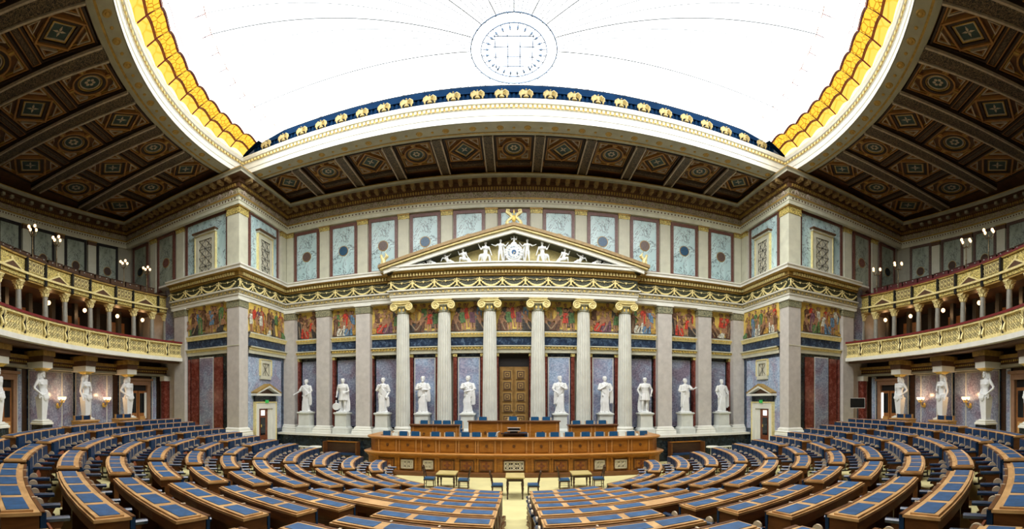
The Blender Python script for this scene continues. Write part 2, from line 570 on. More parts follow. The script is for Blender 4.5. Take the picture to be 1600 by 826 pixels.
g = G().bx(-.10, .10, -.38, 0, -.07, .09, 0).bx(-.12, .12, -.40, 0, .07, .11, 0).tube([(0, -.05, -.09), (0, -.2, -.05), (0, -.33, -.08)], .05, 6, 0)
modm = g.mesh('modillion', gold_br)
for x, y, r, _ in along(pathU[27:-27], .52, .24, .1):
    obj('modillion', modm, None, upe, M=TR((x, y, 11.70), r))
g = G()
for x, y, r, _ in along(pathU[:28] + [pathU[28]], .52, .24, .1) + along(pathU[-29:], .52, .24, .1):
    g.ob((x, y, 11.72), (.2, .36, .16), r)
obj('modillion_row', g, stone_dk, upe, kind='stuff')
g = G()
for q in range(-2, 3):
    g.ell((q * .055, -.02, .02 + .05 * (2 - abs(q))), (.035, .03, .10), 0, 6, 4)
g.tube([(-.36, -.02, -.08), (-.2, -.02, -.13), (0, -.02, -.08), (.2, -.02, -.13), (.36, -.02, -.08)], .025, 5)
g.tube([(-.36, -.02, -.08), (-.30, -.02, .06), (-.20, -.02, .05), (-.22, -.02, -.02)], .02, 5)
g.tube([(.36, -.02, -.08), (.30, -.02, .06), (.20, -.02, .05), (.22, -.02, -.02)], .02, 5)
palm = g.mesh('palmette', ceil_pk, True)
for x, y, r, _ in along(pathU[12:-12], .78, .06, .05):
    obj('palmette', palm, None, upe, M=TR((x, y, 11.15), r))

# wall panels of the upper storey
def wall_panel(parent, M, wd, h, disc, mar=vein_m, fr=frame_m):
    """origin bottom centre on the wall face, looking to -y"""
    f = .17
    g = G()
    for a in ((-wd / 2, wd / 2, 0, f), (-wd / 2, wd / 2, h - f, h), (-wd / 2, -wd / 2 + f, f, h - f), (wd / 2 - f, wd / 2, f, h - f)):
        g.bx(a[0], a[1], -.09, 0, a[2], a[3])
    p = obj('wall_panel', g, fr, parent, M=M)
    obj('marble_slab', G().bx(-wd / 2 + f, wd / 2 - f, -.04, 0, f, h - f), mar, p, M=M)
    if disc:
        g = G(); n = 20; r = .27
        z0 = h * .50
        g.ring([[(q * cos(2 * pi * i / n), -.065 + (0 if q < .3 else .02), z0 + q * sin(2 * pi * i / n)) for i in range(n)] for q in (r, r * .99)], 0, True)
        g.prism([(r * cos(2 * pi * i / n), -.04, z0 + r * sin(2 * pi * i / n)) for i in range(n)], (0, -.03, 0), 0)
        R = r + .035
        g.ring([[(R * cos(2 * pi * i / n), -.04, z0 + R * sin(2 * pi * i / n)) for i in range(n)], [(R * cos(2 * pi * i / n), -.06, z0 + R * sin(2 * pi * i / n)) for i in range(n)],
                [(r * cos(2 * pi * i / n), -.06, z0 + r * sin(2 * pi * i / n)) for i in range(n)]], 1, False)
        obj('medallion', g, [disc, gold_dk], p, M=M)
    return p
def strip(parent, M, wd, h, cap=True, cm=None):
    p = obj('flat_pilaster', G().bx(-wd / 2, wd / 2, -.12, 0, 0, h - .28), stone, parent, M=M)
    obj('capital', G().bx(-wd / 2 - .02, wd / 2 + .02, -.14, 0, h - .28, h - .06, 0).bx(-wd / 2 - .05, wd / 2 + .05, -.18, 0, h - .06, h, 1), [cm or scroll_gold, gold_dk], p, M=M)
    return p
UZ, UH = 7.26, 3.16
discs = [None, brown_disc, blue_disc, brown_disc, blue_disc, brown_disc]
obj('base_strip', G().bx(-XC, XC, 23.02, 23.3, 7.18, 7.26), gold_lt, wall_F)
for i in range(6):
    for s in ((1,) if i == 0 else (-1, 1)):
        wall_panel(wall_F, TR((s * 2.46 * i, 23.27, UZ)), 1.74, UH, discs[i] if i else None)
for i in range(-6, 6):
    strip(wall_F, TR(((i + .5) * 2.46 if abs(i + .5) < 5.4 else (13.46 if i > 0 else -13.46), 23.27, UZ)), .62 if abs(i + .5) < 5.4 else .48, UH + .05)
LAT = G()
for i in range(-6, 7):     # lattice for windows: unit square from -.5 to .5
    pass
def lattice(wd, h, n, m, r=.018):
    g = G()
    cw, ch = wd / n, h / m
    for i in range(n):
        for j in range(m):
            x0, z0 = -wd / 2 + i * cw, j * ch
            for a, b in (((x0, z0), (x0 + cw, z0 + ch)), ((x0 + cw, z0), (x0, z0 + ch)), ((x0 + cw / 2, z0), (x0 + cw / 2, z0 + ch))):
                g.tube([(a[0], 0, a[1]), (b[0], 0, b[1])], r, 4, 0, False)
    for i in range(n + 1):
        g.tube([(-wd / 2 + i * cw, 0, 0), (-wd / 2 + i * cw, 0, h)], r, 4, 0, False)
    for j in range(m + 1):
        g.tube([(-wd / 2, 0, j * ch), (wd / 2, 0, j * ch)], r, 4, 0, False)
    return g
win_glass = plain('window_glass', (.62, .60, .46), .15, 0, .3, 3)
NW = [0]
def framed_window(M, wd, h, fr=.22, cor=True, rows=4):
    NW[0] += 1
    g = G()
    g.bx(-wd / 2 - fr, -wd / 2, -.16, 0, 0, h, 0).bx(wd / 2, wd / 2 + fr, -.16, 0, 0, h, 0).bx(-wd / 2 - fr, wd / 2 + fr, -.16, 0, h, h + fr, 0)
    g.bx(-wd / 2 - fr - .04, -wd / 2 - fr, -.2, 0, 0, h + fr, 1).bx(wd / 2 + fr, wd / 2 + fr + .04, -.2, 0, 0, h + fr, 1).bx(-wd / 2 - fr, wd / 2 + fr, -.2, 0, h + fr, h + fr + .05, 1)
    if cor:
        g.bx(-wd / 2 - fr - .12, wd / 2 + fr + .12, -.36, 0, h + fr + .12, h + fr + .2, 2).bx(-wd / 2 - fr - .06, wd / 2 + fr + .06, -.26, 0, h + fr + .02, h + fr + .12, 0)
    else:
        g.bx(-wd / 2 - fr, wd / 2 + fr, -.16, 0, -fr, 0, 0)
    w_ = obj('window_%d' % NW[0], g, [stone, gold_lt, brown_dk], None, M=M)
    w_['kind'] = 'structure'
    obj('pane', G().bx(-wd / 2, wd / 2, -.10, 0, 0, h), win_glass, w_, M=M)
    obj('lattice', lattice(wd, h, 1 if wd < .8 else 2, rows, .012).xf(Matrix.Translation((0, -.12, 0))), metal_dk, w_, M=M)
for s in (-1, 1):
    RZ = -s * 90
    # piers at the corner of the recess, both storeys
    def pier(z0, z1, capmat, base):
        x0, x1 = sorted((s * XC, s * (XC + .82)))
        g = G().bx(x0, x1, 18.18, 19.0, z0 + (.46 if base else 0), z1 - .42, 0)
        p = obj('corner_pier', g, stone_g if base else stone, wallsO[s])
        obj('capital', G().bx(x0 - .03, x1 + .03, 18.15, 19.03, z1 - .42, z1 - .07, 0).bx(x0 - .09, x1 + .09, 18.09, 19.09, z1 - .07, z1, 1), [capmat, stone_w if base else gold_dk], p)
        if base:
            c = ((x0 + x1) / 2, 18.59)
            g = G()
            P = [(.62, z0), (.62, z0 + .14), (.60, z0 + .18), (.62, z0 + .25), (.50, z0 + .30), (.50, z0 + .36), (.48, z0 + .41), (.41, z0 + .47)]
            g.ring([[(c[0] + a * r, c[1] + b * r, z) for a, b in ((-1, -1), (1, -1), (1, 1), (-1, 1))] for r, z in P])
            obj('pier_base', g, stone_w, p)
        return p
    pier(-1.94, 5.46, cap_m, True)
    pier(7.18, 10.48, scroll_gold, False)
    # return wall, upper: blue marble behind a window
    xw = s * (XC + .12)
    def RM(y, z): return TR((xw, y, z), -s * 90)      # local -y looks into the recess
    wp = wall_panel(wallsO[s], RM(20.7, UZ - .02), 3.1, UH + .15, None, vein_m)
    framed_window(RM(20.7, UZ - .05), .95, 2.05, .26)
    strip(wallsO[s], RM(22.85, UZ), .6, UH + .05)
    # outer front, upper
    def OM(x, z, y=18.45): return TR((s * x, y, z))
    wall_panel(wallsO[s], OM(16.25, UZ - .02), 3.3, UH + .15, None, vein_m if s else dim_m)
    framed_window(OM(16.25, UZ - .05), 1.0, 2.05, .26)
    strip(wallsO[s], OM(18.35, UZ), .62, UH + .05)
    wall_panel(wallsO[s], OM(19.65, UZ - .35), 1.6, UH + .4, frame_m, dim_m)
    strip(wallsO[s], OM(20.82, UZ - .3), .56, UH + .35)
    wall_panel(wallsO[s], OM(22.2, UZ - .35), 1.6, UH + .4, black_m, dim_m)
    obj('ledge', G().sweep([(-19.9, 18.45), (-18.7, 18.45)] if s < 0 else [(18.7, 18.45), (19.9, 18.45)], [(0, 6.85), (.45, 7.05), (.45, 7.16), (0, 7.2)]), stone_w, wallsO[s])
    # outer front, lower: pilaster, mosaic bay, marble slabs
    x0, x1 = sorted((s * 17.72, s * 18.62))
    p = obj('pilaster', G().bx(x0, x1, 18.12, 18.5, FLOOR, 5.04), stone_g, wallsO[s])
    obj('capital', G().bx(x0 - .03, x1 + .03, 18.08, 18.5, 5.04, 5.40, 0).bx(x0 - .08, x1 + .08, 18.04, 18.5, 5.40, 5.46, 1), [cap_m, stone_w], p)
    x0, x1 = sorted((s * 18.62, s * 19.6))
    obj('grey_marble_pier', G().bx(x0, x1, 18.3, 18.5, 2.6, 6.9), violet_m, wallsO[s])
    obj('dark_ground', G().bx(min(s * 14.5, s * 17.8), max(s * 14.5, s * 17.8), 18.40, 18.5, FLOOR, 2.62), black_m, wallsO[s])
    for a, b, m in ((14.62, 14.86, black_m), (15.0, 15.62, red_m), (15.72, 16.72, violet_m), (16.82, 17.4, red_m), (17.5, 17.66, red_m)):
        x0, x1 = sorted((s * a, s * b))
        q = obj('marble_slab', G().bx(x0, x1, 18.34, 18.45, -2.4, 2.42), m, wallsO[s])
        if m is violet_m:
            obj('border', G().bx(x0 - .03, x1 + .03, 18.36, 18.45, -2.45, 2.47), stone_w, q)
    # return wall, lower
    q = obj('marble_slab', G().bx(*sorted((s * (XC + .06), s * (XC + .14))), 19.1, 22.6, -1.7, 2.42), bluegrey_m, wallsO[s])
    obj('dark_ground', G().bx(*sorted((s * (XC + .09), s * (XC + .16))), 19.0, 23.4, FLOOR, 2.6), blueband_m, wallsO[s])
    framed_window(RM(20.75, 1.42), .72, .72, .2, False, 1)

# lower front wall: pilasters, marble backs, side strips
for x in (8.52, 11.07, 13.45):
    for s in (-1, 1):
        w2 = .43 if x < 13 else .42
        p = obj('pilaster', G().bx(s * x - w2, s * x + w2, 22.95, 23.8, -1.5, 5.0), stone_g, wall_F)
        obj('capital', G().bx(s * x - w2 - .03, s * x + w2 + .03, 22.91, 23.5, 5.0, 5.39, 0).bx(s * x - w2 - .08, s * x + w2 + .08, 22.86, 23.5, 5.39, 5.46, 1), [cap_m, stone_w], p)
        g = G()
        P = [(.20, -1.94), (.20, -1.80), (.17, -1.76), (.20, -1.70), (.09, -1.64), (.09, -1.58), (.0, -1.5)]
        g.ring([[(s * x + a * (w2 + r), 23.38 + b * (.43 + r), z) for a, b in ((-1, -1), (1, -1), (1, 1), (-1, 1))] for r, z in P])
        obj('pilaster_base', g, stone_w, p)
for i, x in enumerate(BAYS):
    for s in (-1, 1):
        deep = i >= 2
        hw = .56 if not deep else .58
        yb = 23.74 if deep else 23.60
        cx = s * x
        obj('dark_ground', G().bx(cx - .86, cx + .86, yb - .04, 23.8, -1.94, 2.6), black_m if deep else blueband_m, wall_F)  # in deep bays the black colour paints the shade of the recess
        q = obj('marble_slab', G().bx(cx - hw, cx + hw, yb - .09, yb - .03, -1.5, 2.36), violet_m if deep else bluegrey_m, wall_F)
        obj('border', G().bx(cx - hw - .05, cx + hw + .05, yb - .075, yb - .03, -1.55, 2.41), stone_w if not deep else bluegrey_m, q)
        for t in (-1, 1):
            xx = cx + t * (.84 if deep else .76)
            p = obj('side_strip', G().bx(xx - .10, xx + .10, 23.38, 23.8, -1.94, 2.42), red_m, wall_F)
            obj('capital', G().bx(xx - .12, xx + .12, 23.34, 23.8, 2.42, 2.60), scroll_gold, p)
for s in (-1, 1):
    p = obj('side_strip', G().bx(s * .98 - .13, s * .98 + .13, 23.38, 23.8, -1.94, 2.42), red_m, wall_F)
    obj('capital', G().bx(s * .98 - .16, s * .98 + .16, 23.34, 23.8, 2.42, 2.60), scroll_gold, p)
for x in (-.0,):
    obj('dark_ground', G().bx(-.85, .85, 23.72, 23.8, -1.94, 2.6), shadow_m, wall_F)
# great central door
g = G().bx(-.80, .80, 23.62, 23.7, -1.94, 1.86, 0)
door = struct('door_1', g, [plain('door_gilt_oak', (.30, .17, .05), .35, .1, .25, 3)])
for s in (-1, 1):
    lf = obj('door_leaf', G().bx(*sorted((s * .02, s * .72)), 23.56, 23.63, -1.94, 1.80), door.data.materials[0], door)
    for j in range(6):
        z = 1.42 - .62 * j
        c = s * .37
        g = G()
        for r, y in ((.25, 23.53), (.21, 23.49)):
            g.bx(c - r, c + r, y, 23.57, z - r, z + r, 0 if r > .22 else 1)
        g.bx(c - .14, c + .14, 23.475, 23.57, z - .14, z + .14, 0).bx(c - .10, c + .10, 23.46, 23.57, z - .10, z + .10, 1).bx(c - .04, c + .04, 23.45, 23.57, z - .04, z + .04, 0)
        obj('door_panel', g, [plain('door_panel_gilt', (.42, .28, .09), .4), brown_dk], lf)
    obj('handle', G().tube([(s * .06, 23.50, -.60), (s * .14, 23.48, -.60)], .03, 8), bronze, lf)
# side doors of the return walls
for n, s in ((2, -1), (3, 1)):
    M = TR((s * (XC + .1), 20.7, -2.5), -s * 90)
    g = G().bx(-1.05, -.72, -.18, 0, 0, 2.02, 0).bx(.72, 1.05, -.18, 0, 0, 2.02, 0).bx(-1.05, 1.05, -.18, 0, 2.02, 2.36, 0)
    g.bx(-1.12, -1.05, -.22, 0, 0, 2.36, 1).bx(1.05, 1.12, -.22, 0, 0, 2.36, 1).bx(-1.12, 1.12, -.22, 0, 2.36, 2.42, 1)
    d = obj('door_%d' % n, g, [stone_w, gold_lt], None, M=M)
    d['kind'] = 'structure'
    obj('dark_frieze', G().bx(-1.1, 1.1, -.16, 0, 2.42, 2.76), black_m, d, M=M)
    g = G().bx(-1.32, 1.32, -.42, 0, 2.76, 2.88, 0)
    g.prism([(-1.32, -.42, 2.9), (0, -.42, 3.36), (1.32, -.42, 2.9), (1.05, -.42, 2.9), (0, -.42, 3.24), (-1.05, -.42, 2.9)], (0, .42, 0), 1)
    g.prism([(-1.32, -.44, 2.97), (0, -.44, 3.46), (1.32, -.44, 2.97), (1.32, -.44, 2.9), (0, -.44, 3.36), (-1.32, -.44, 2.9)], (0, .44, 0), 2)
    g.prism([(-1.0, -.12, 2.88), (0, -.12, 3.26), (1.0, -.12, 2.88)], (0, .1, 0), 3)
    obj('pediment', g, [stone_w, stone_w, gold_dk, brown_dk], d, M=M)
    obj('reveal', G().bx(-.72, .72, -.02, 0, 0, 2.02, 0).bx(.30, .72, -.10, 0, 0, 2.02, 1) if s < 0 else G().bx(-.72, .72, -.02, 0, 0, 2.02, 0).bx(-.72, -.30, -.10, 0, 0, 2.02, 1), [shadow_m, stone_w], d, M=M)
    x0, x1 = (-.70, .28) if s < 0 else (-.28, .70)
    lf = obj('door_leaf', G().bx(x0, x1, -.08, -.02, 0, 2.0, 0).bx(x0 + .25, x1 - .25, -.10, -.02, .5, 1.5, 1).bx(x0 + .3, x1 - .3, -.10, -.02, 1.62, 1.92, 2), [red_wood, glass_dk, lamp_int], d, M=M)
    obj('handle', G().tube([((x0 + x1) / 2 - .2, -.12, .95), ((x0 + x1) / 2 - .2, -.12, 1.1)], .03, 6), gold, lf, M=M)
    e = obj('exit_sign', G().bx(-.15, .15, -.26, -.2, 2.34, 2.52, 0), exit_glow, None, M=M)
    tag(e, 'small green exit sign over the side door at the %s end of the statue wall' % SIDE[s], 'exit sign', 'green exit signs')

# upper panels on the curved walls
for s in (-1, 1):
    wl = wall_L if s < 0 else wall_R
    for i in range(9):
        a = 94.75 - 5.95 * i
        x, y, _ = pol(RW - .02, s * a, 0, CW)
        wall_panel(wl, TR((x, y, UZ - .35), s * a + 180), 1.66, UH + .4, dark_wood, dim_m, shadow_m if s < 0 else brown_disc)
        x, y, _ = pol(RW - .02, s * (a - 2.97), 0, CW)
        strip(wl, TR((x, y, UZ - .3), s * a - s * 2.97 + 180), .62, UH + .35, True, brown_dk)

# portico columns -------------------------------------------------------------------
def fluted(r0, r1, z0, z1, nf=20):
    R = []
    n = nf * 4
    for j in range(9):
        t = j / 8
        r = r0 + (r1 - r0) * t ** 1.5
        R.append([((r * (1 - .075 * (0, .8, 1, .8)[i % 4])) * cos(2 * pi * i / n), (r * (1 - .075 * (0, .8, 1, .8)[i % 4])) * sin(2 * pi * i / n), z0 + (z1 - z0) * t) for i in range(n)])
    return G().ring(R)
shaft = fluted(.405, .335, -1.48, 4.82)
names_c = ['first', 'second', 'third', 'fourth', 'fifth', 'sixth']
proto = thing('fluted_column', '', 'column', (0, 0, 0), 0, 'fluted columns of the portico')
obj('shaft', shaft, plain('column_marble', (.66, .67, .60), .5, 0, .10, 2.0), proto)
g = G().bx(-.60, .60, -.60, .60, -1.94, -1.80)
g.lathe([(.56, -1.80), (.58, -1.74), (.56, -1.67), (.48, -1.65), (.46, -1.61), (.50, -1.58), (.50, -1.54), (.44, -1.50), (.41, -1.46)], n=28)
obj('column_base', g, stone_w, proto, True)
g = G().lathe([(.335, 4.78), (.36, 4.80), (.345, 4.84), (.34, 5.06), (.40, 5.10), (.42, 5.16), (.34, 5.2)], n=24, m=1)
for k in range(10):
    a = 2 * pi * k / 10
    g.ell((.35 * cos(a), .35 * sin(a), 4.96), (.06, .06, .10), 0, 6, 4)
cap = obj('capital', g, [gold, cap_m], proto, True)
g = G()
for q in (-1, 1):
    # bolster and its spiral faces
    g.ring([[(q * .42 + r * cos(2 * pi * i / 20), y, 5.12 + r * sin(2 * pi * i / 20)) for i in range(20)] for y, r in ((-.40, .20), (-.30, .20), (-.1, .15), (.1, .15), (.30, .20), (.40, .20))])
    pts = []; rr = []
    for i in range(34):
        t = i / 33; a = pi / 2 + q * -1 * t * 4.2 * pi; r = .20 * (1 - t) + .02
        pts.append((q * .42 + r * cos(a), -.42, 5.12 + r * sin(a))); rr.append(.030 * (1 - t) + .012)
    g.tube(pts, rr, 6)
    g.ell((q * .42, -.43, 5.12), (.035, .03, .035), 0, 8, 5)
g.ring([[(-.46, y, 5.30), (.46, y, 5.30), (.46, y, 5.36), (-.46, y, 5.36)] for y in (-.42, .40)])
g.tube([(-.42, -.42, 5.325), (0, -.42, 5.29), (.42, -.42, 5.325)], .025, 6)
g.bx(-.38, .38, -.36, .38, 5.18, 5.31)
obj('volutes', g, gold_lt, cap, True)
obj('abacus', G().bx(-.44, .44, -.44, .42, 5.36, 5.41).bx(-.50, .50, -.48, .45, 5.41, 5.47), gold_lt, cap)
CX = [-6.14, -3.80, -1.303, 1.303, 3.80, 6.14]
for i, x in enumerate(CX):
    lab = '%s fluted pale column with gilt scroll capital, counted from the left of the portico' % names_c[i]
    if i == 0:
        relabel(proto, lab, TR((x, 23.0, 0)))
    else:
        dup(proto, TR((x, 23.0, 0)), lab)

# pediment --------------------------------------------------------------------------
ped = thing('pediment', 'large triangular pediment with gilt raking cornice above the six columns', 'pediment', (0, 22.6, 7.1))
PH = 1.86; PWX = 7.15
obj('horizontal_cornice', G().bx(-7.0, 7.0, 21.95, 22.9, 6.95, 7.12, 0).bx(-7.08, 7.08, 21.88, 22.9, 7.12, 7.18, 0), stone_w, ped)
obj('tympanum', G().prism([(-6.6, 22.88, 7.15), (6.6, 22.88, 7.15), (0, 22.88, 8.85)], (0, .1, 0)), [gold_lt], ped)
for s in (-1, 1):
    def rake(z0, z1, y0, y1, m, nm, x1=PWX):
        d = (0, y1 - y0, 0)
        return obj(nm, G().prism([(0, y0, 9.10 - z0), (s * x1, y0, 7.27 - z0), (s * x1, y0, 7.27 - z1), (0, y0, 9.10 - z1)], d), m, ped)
    rake(0, .16, 21.70, 23.1, gold_br, 'raking_gilt_moulding', 7.2)
    rake(.16, .24, 21.78, 23.1, gold_lt, 'raking_gilt_moulding', 7.1)
    rake(.24, .44, 21.92, 22.06, stone_w, 'raking_cornice', 6.95)
    rake(.24, .45, 22.06, 23.1, black_m, 'raking_soffit', 6.8)  # not marble: black colour stands in for the shadow under the raking cornice
obj('back_block', G().prism([(-6.9, 22.98, 7.0), (6.9, 22.98, 7.0), (0, 22.98, 8.9)], (0, .25, 0)), stone, ped)
# apex scroll ornament and griffins
t = thing('apex_ornament', 'gilt double scroll ornament on the apex of the pediment', 'ornament', (0, 22.1, 9.05))
g = G()
for s in (-1, 1):
    pts = [(s * .05, 22.1, 9.10), (s * .30, 22.1, 9.12), (s * .34, 22.1, 9.30), (s * .10, 22.1, 9.50), (s * .20, 22.1, 9.66), (s * .38, 22.1, 9.78), (s * .36, 22.1, 9.90), (s * .24, 22.1, 9.88), (s * .26, 22.1, 9.80)]
    g.tube(pts, [.05, .08, .07, .10, .10, .08, .06, .05, .04], 8)
    g.tube([(s * .3, 22.1, 9.12), (s * .42, 22.1, 9.2), (s * .36, 22.1, 9.36)], [.06, .05, .03], 6)
obj('scroll', g, gold_lt, t, True)
obj('centre_leaf', G().ell((0, 22.06, 9.42), (.12, .1, .2), 0, 8, 6).ell((0, 22.08, 9.78), (.05, .05, .14), 0, 8, 6).bx(-.34, .34, 21.98, 22.25, 9.03, 9.12), gold, t)
for s in (-1, 1):
    x0 = s * 6.95
    t = thing('griffin', 'gilt winged griffin on the %s corner of the pediment' % SIDE[s], 'sculpture', (x0, 22.1, 7.3), 0, 'pediment griffins')
    g = G()
    g.tube([(x0 + s * .02, 22.1, 7.42), (x0 + s * .06, 22.1, 7.62), (x0 + s * .14, 22.1, 7.74)], [.13, .12, .07], 8)
    g.tube([(x0 + s * .14, 22.1, 7.72), (x0 + s * .17, 22.1, 7.86), (x0 + s * .13, 22.1, 7.92)], [.07, .06, .06], 8)
    g.tube([(x0 + s * .15, 22.1, 7.92), (x0 + s * .26, 22.1, 7.88)], [.06, .02], 6)
    for yy in (22.04, 22.16):
        g.tube([(x0 + s * .1, yy, 7.66), (x0 + s * .16, yy, 7.45), (x0 + s * .18, yy, 7.30)], [.05, .035, .04], 6)
        g.tube([(x0 - s * .05, yy, 7.45), (x0 + s * .06, yy, 7.36), (x0 - s * .02, yy, 7.30)], [.07, .05, .04], 6)
    obj('body', g, gold_lt, t, True)
    g = G()
    for q in range(4):
        g.tube([(x0 + s * .02, 22.1 + .03 * q, 7.66), (x0 - s * (.10 + .03 * q), 22.12 + .03 * q, 7.86), (x0 - s * (.04 + .05 * q), 22.14 + .03 * q, 8.04 - .06 * q)], [.05, .05, .02], 6)
    obj('wing', g, gold_lt, t, True)
    obj('block', G().bx(x0 - .28, x0 + .28, 21.95, 22.3, 7.16, 7.30), gold, t)

# ------------------------------------------------------------------ human figures in marble
def loft(g, secs, n=26, fold=0.0, nf=9, ph=0.0, m=0):
    """stacked elliptical sections (z, rx, ry, cx, cy) with vertical folds"""
    R = []
    for j, (z, rx, ry, cx, cy) in enumerate(secs):
        q = fold * (1 - .5 * j / max(1, len(secs) - 1))
        R.append([(cx + rx * (1 + q * sin(nf * 2 * pi * i / n + ph + z * 4)) * cos(2 * pi * i / n), cy + ry * (1 + q * sin(nf * 2 * pi * i / n + ph + z * 4)) * sin(2 * pi * i / n), z) for i in range(n)])
    return g.ring(R, m)

def head(g, x, y, z, s=1.0, turn=0.0, beard=False, hair=0, tilt=0.0):
    """head of height .13 centred at x,y,z looking to -y turned by turn degrees"""
    i0 = len(g.v)
    g.ell((0, 0, 0), (.043, .052, .064), 0, 14, 10)
    g.ell((0, -.010, -.030), (.034, .040, .036), 0, 12, 8)            # jaw
    g.tube([(0, -.050, .012), (0, -.064, -.008), (0, -.052, -.014)], [.007, .010, .008], 6)      # nose
    g.ell((-.017, -.047, .016), (.012, .006, .005), 0, 6, 4).ell((.017, -.047, .016), (.012, .006, .005), 0, 6, 4)
    g.ell((0, -.048, -.028), (.014, .007, .006), 0, 6, 4)              # mouth
    g.ell((-.044, .004, -.002), (.007, .012, .018), 0, 6, 4).ell((.044, .004, -.002), (.007, .012, .018), 0, 6, 4)   # ears
    g.ell((0, .014, .022), (.050, .052, .054), 0, 12, 8)               # hair cap
    for i in range(26):                                                # locks
        a = i * 2.39996; t = .15 + .85 * i / 26
        x_, y_ = .050 * sqrt(t) * cos(a), .014 + .052 * sqrt(t) * sin(a)
        if y_ > -.034:
            g.ell((x_, y_, .022 + .054 * sqrt(max(0, 1 - t)) - (.02 if y_ > .03 else 0)), (.014, .014, .013), 0, 6, 4)
    g.tube([(-.030, -.040, .026), (0, -.054, .028), (.030, -.040, .026)], .007, 5)             # brow
    if beard:
        g.tube([(0, -.040, -.030), (0, -.046, -.060), (0, -.036, -.085)], [.030, .028, .010], 8)
    if hair == 1:
        for q in (-1, 1):
            g.tube([(q * .035, .02, .02), (q * .050, .02, -.04), (q * .052, .01, -.10)], [.020, .022, .014], 6)
    if hair == 2:
        g.ell((0, .055, .015), (.028, .03, .028), 0, 8, 6)
        g.tube([(-.045, 0, .035), (0, -.035, .055), (.045, 0, .035)], .010, 5)
    M = Matrix.Translation((x, y, z)) @ Matrix.Rotation(radians(turn), 4, 'Z') @ Matrix.Rotation(radians(tilt), 4, 'X') @ Matrix.Scale(s, 4)
    g.xf(M, i0)

def hand(g, p, d, s=1.0, side=1):
    """palm, four fingers and a thumb leaving the palm's side, heading d"""
    p = Vector(p); d = Vector(d).normalized()
    u = d.cross(Vector((0, -1, 0)))
    if u.length < .2:
        u = d.cross(Vector((1, 0, 0)))
    u.normalize(); n = u.cross(d)
    g.tube([p, p + d * .022 * s, p + d * .045 * s], [.013 * s, .019 * s, .018 * s], 8)
    for k, (o, l) in enumerate(((-.0135, .034), (-.0045, .040), (.0045, .038), (.0135, .028))):
        b = p + d * .042 * s + u * o * s
        g.tube([b, b + d * l * .55 * s, b + (d * .9 + n * .45) * l * s], [.0058 * s, .0055 * s, .0045 * s], 5)
    b = p + d * .015 * s + u * side * .016 * s
    g.tube([b, b + (d * .6 + u * side) * .016 * s, b + (d * 1.3 + u * side) * .024 * s], [.007 * s, .0065 * s, .005 * s], 5)

def arm(g, sh, el, ha, s=1.0, side=1, sleeve=False):
    sh, el, ha = Vector(sh), Vector(el), Vector(ha)
    g.ell(sh, (.036 * s, .034 * s, .036 * s), 0, 10, 6)
    g.tube([sh, sh.lerp(el, .35), sh.lerp(el, .8), el], [.033 * s, .034 * s, .026 * s, .025 * s], 10)
    g.tube([el, el.lerp(ha, .3), ha], [.025 * s, .025 * s, .015 * s], 10)
    if sleeve:
        g.tube([sh, sh.lerp(el, .5), sh.lerp(el, .95)], [.042 * s, .044 * s, .046 * s], 10)
    hand(g, ha, ha - el, s, side)

def leg(g, hip, kn, an, toe, s=1.0):
    hip, kn, an, toe = map(Vector, (hip, kn, an, toe))
    g.tube([hip, hip.lerp(kn, .4), hip.lerp(kn, .85), kn], [.060 * s, .056 * s, .040 * s, .038 * s], 12)
    g.tube([kn, kn.lerp(an, .3), kn.lerp(an, .8), an], [.038 * s, .040 * s, .023 * s, .021 * s], 12)
    g.tube([an + Vector((0, .012 * s, -.012 * s)), an.lerp(toe, .5) + Vector((0, 0, -.005 * s)), toe], [.024 * s, .022 * s, .014 * s], 8)

def torso(g, pel, che, nk, wd=1.0, s=1.0, female=False):
    pel, che, nk = Vector(pel), Vector(che), Vector(nk)
    R = []
    ax = [(pel, .092 * wd, .066), (pel.lerp(che, .35), .083 * wd, .062), (pel.lerp(che, .6), .080 * wd, .058), (che, .112 * wd, .072), (che.lerp(nk, .5), .125 * wd, .066), (che.lerp(nk, .85), .085 * wd, .05), (nk, .034, .034)]
    d = (nk - pel).normalized()
    u = Vector((1, 0, 0)); u = (u - d * u.dot(d)).normalized(); v = d.cross(u)
    for p, a, b in ax:
        R.append([tuple(p + u * a * s * cos(2 * pi * i / 20) + v * b * s * sin(2 * pi * i / 20)) for i in range(20)])
    g.ring(R)
    g.ell(pel, (.095 * wd * s, .070 * s, .06 * s), 0, 14, 8)
    for q in (-1, 1):
        c = che + u * q * .050 * s - v * (.062 if female else .050) * s * (1 if v.y > 0 else -1)
        g.ell(c, (.054 * s, .024 * s, .034 * s) if not female else (.046 * s, .040 * s, .034 * s), 0, 10, 6)

REMESH = []
def sculpt(name, g, mat, vox=.009, smooth=2):
    """fuse overlapping forms into one continuous skin"""
    me = g.mesh(name, mat)
    o = bpy.data.objects.new('tmp', me)
    COL.objects.link(o)
    md = o.modifiers.new('r', 'REMESH'); md.mode = 'VOXEL'; md.voxel_size = vox; md.use_smooth_shade = True
    sm = o.modifiers.new('s', 'SMOOTH'); sm.iterations = smooth; sm.factor = .4
    dg = bpy.context.evaluated_depsgraph_get()
    m2 = bpy.data.meshes.new_from_object(o.evaluated_get(dg))
    m2.name = name
    bpy.data.objects.remove(o)
    return m2

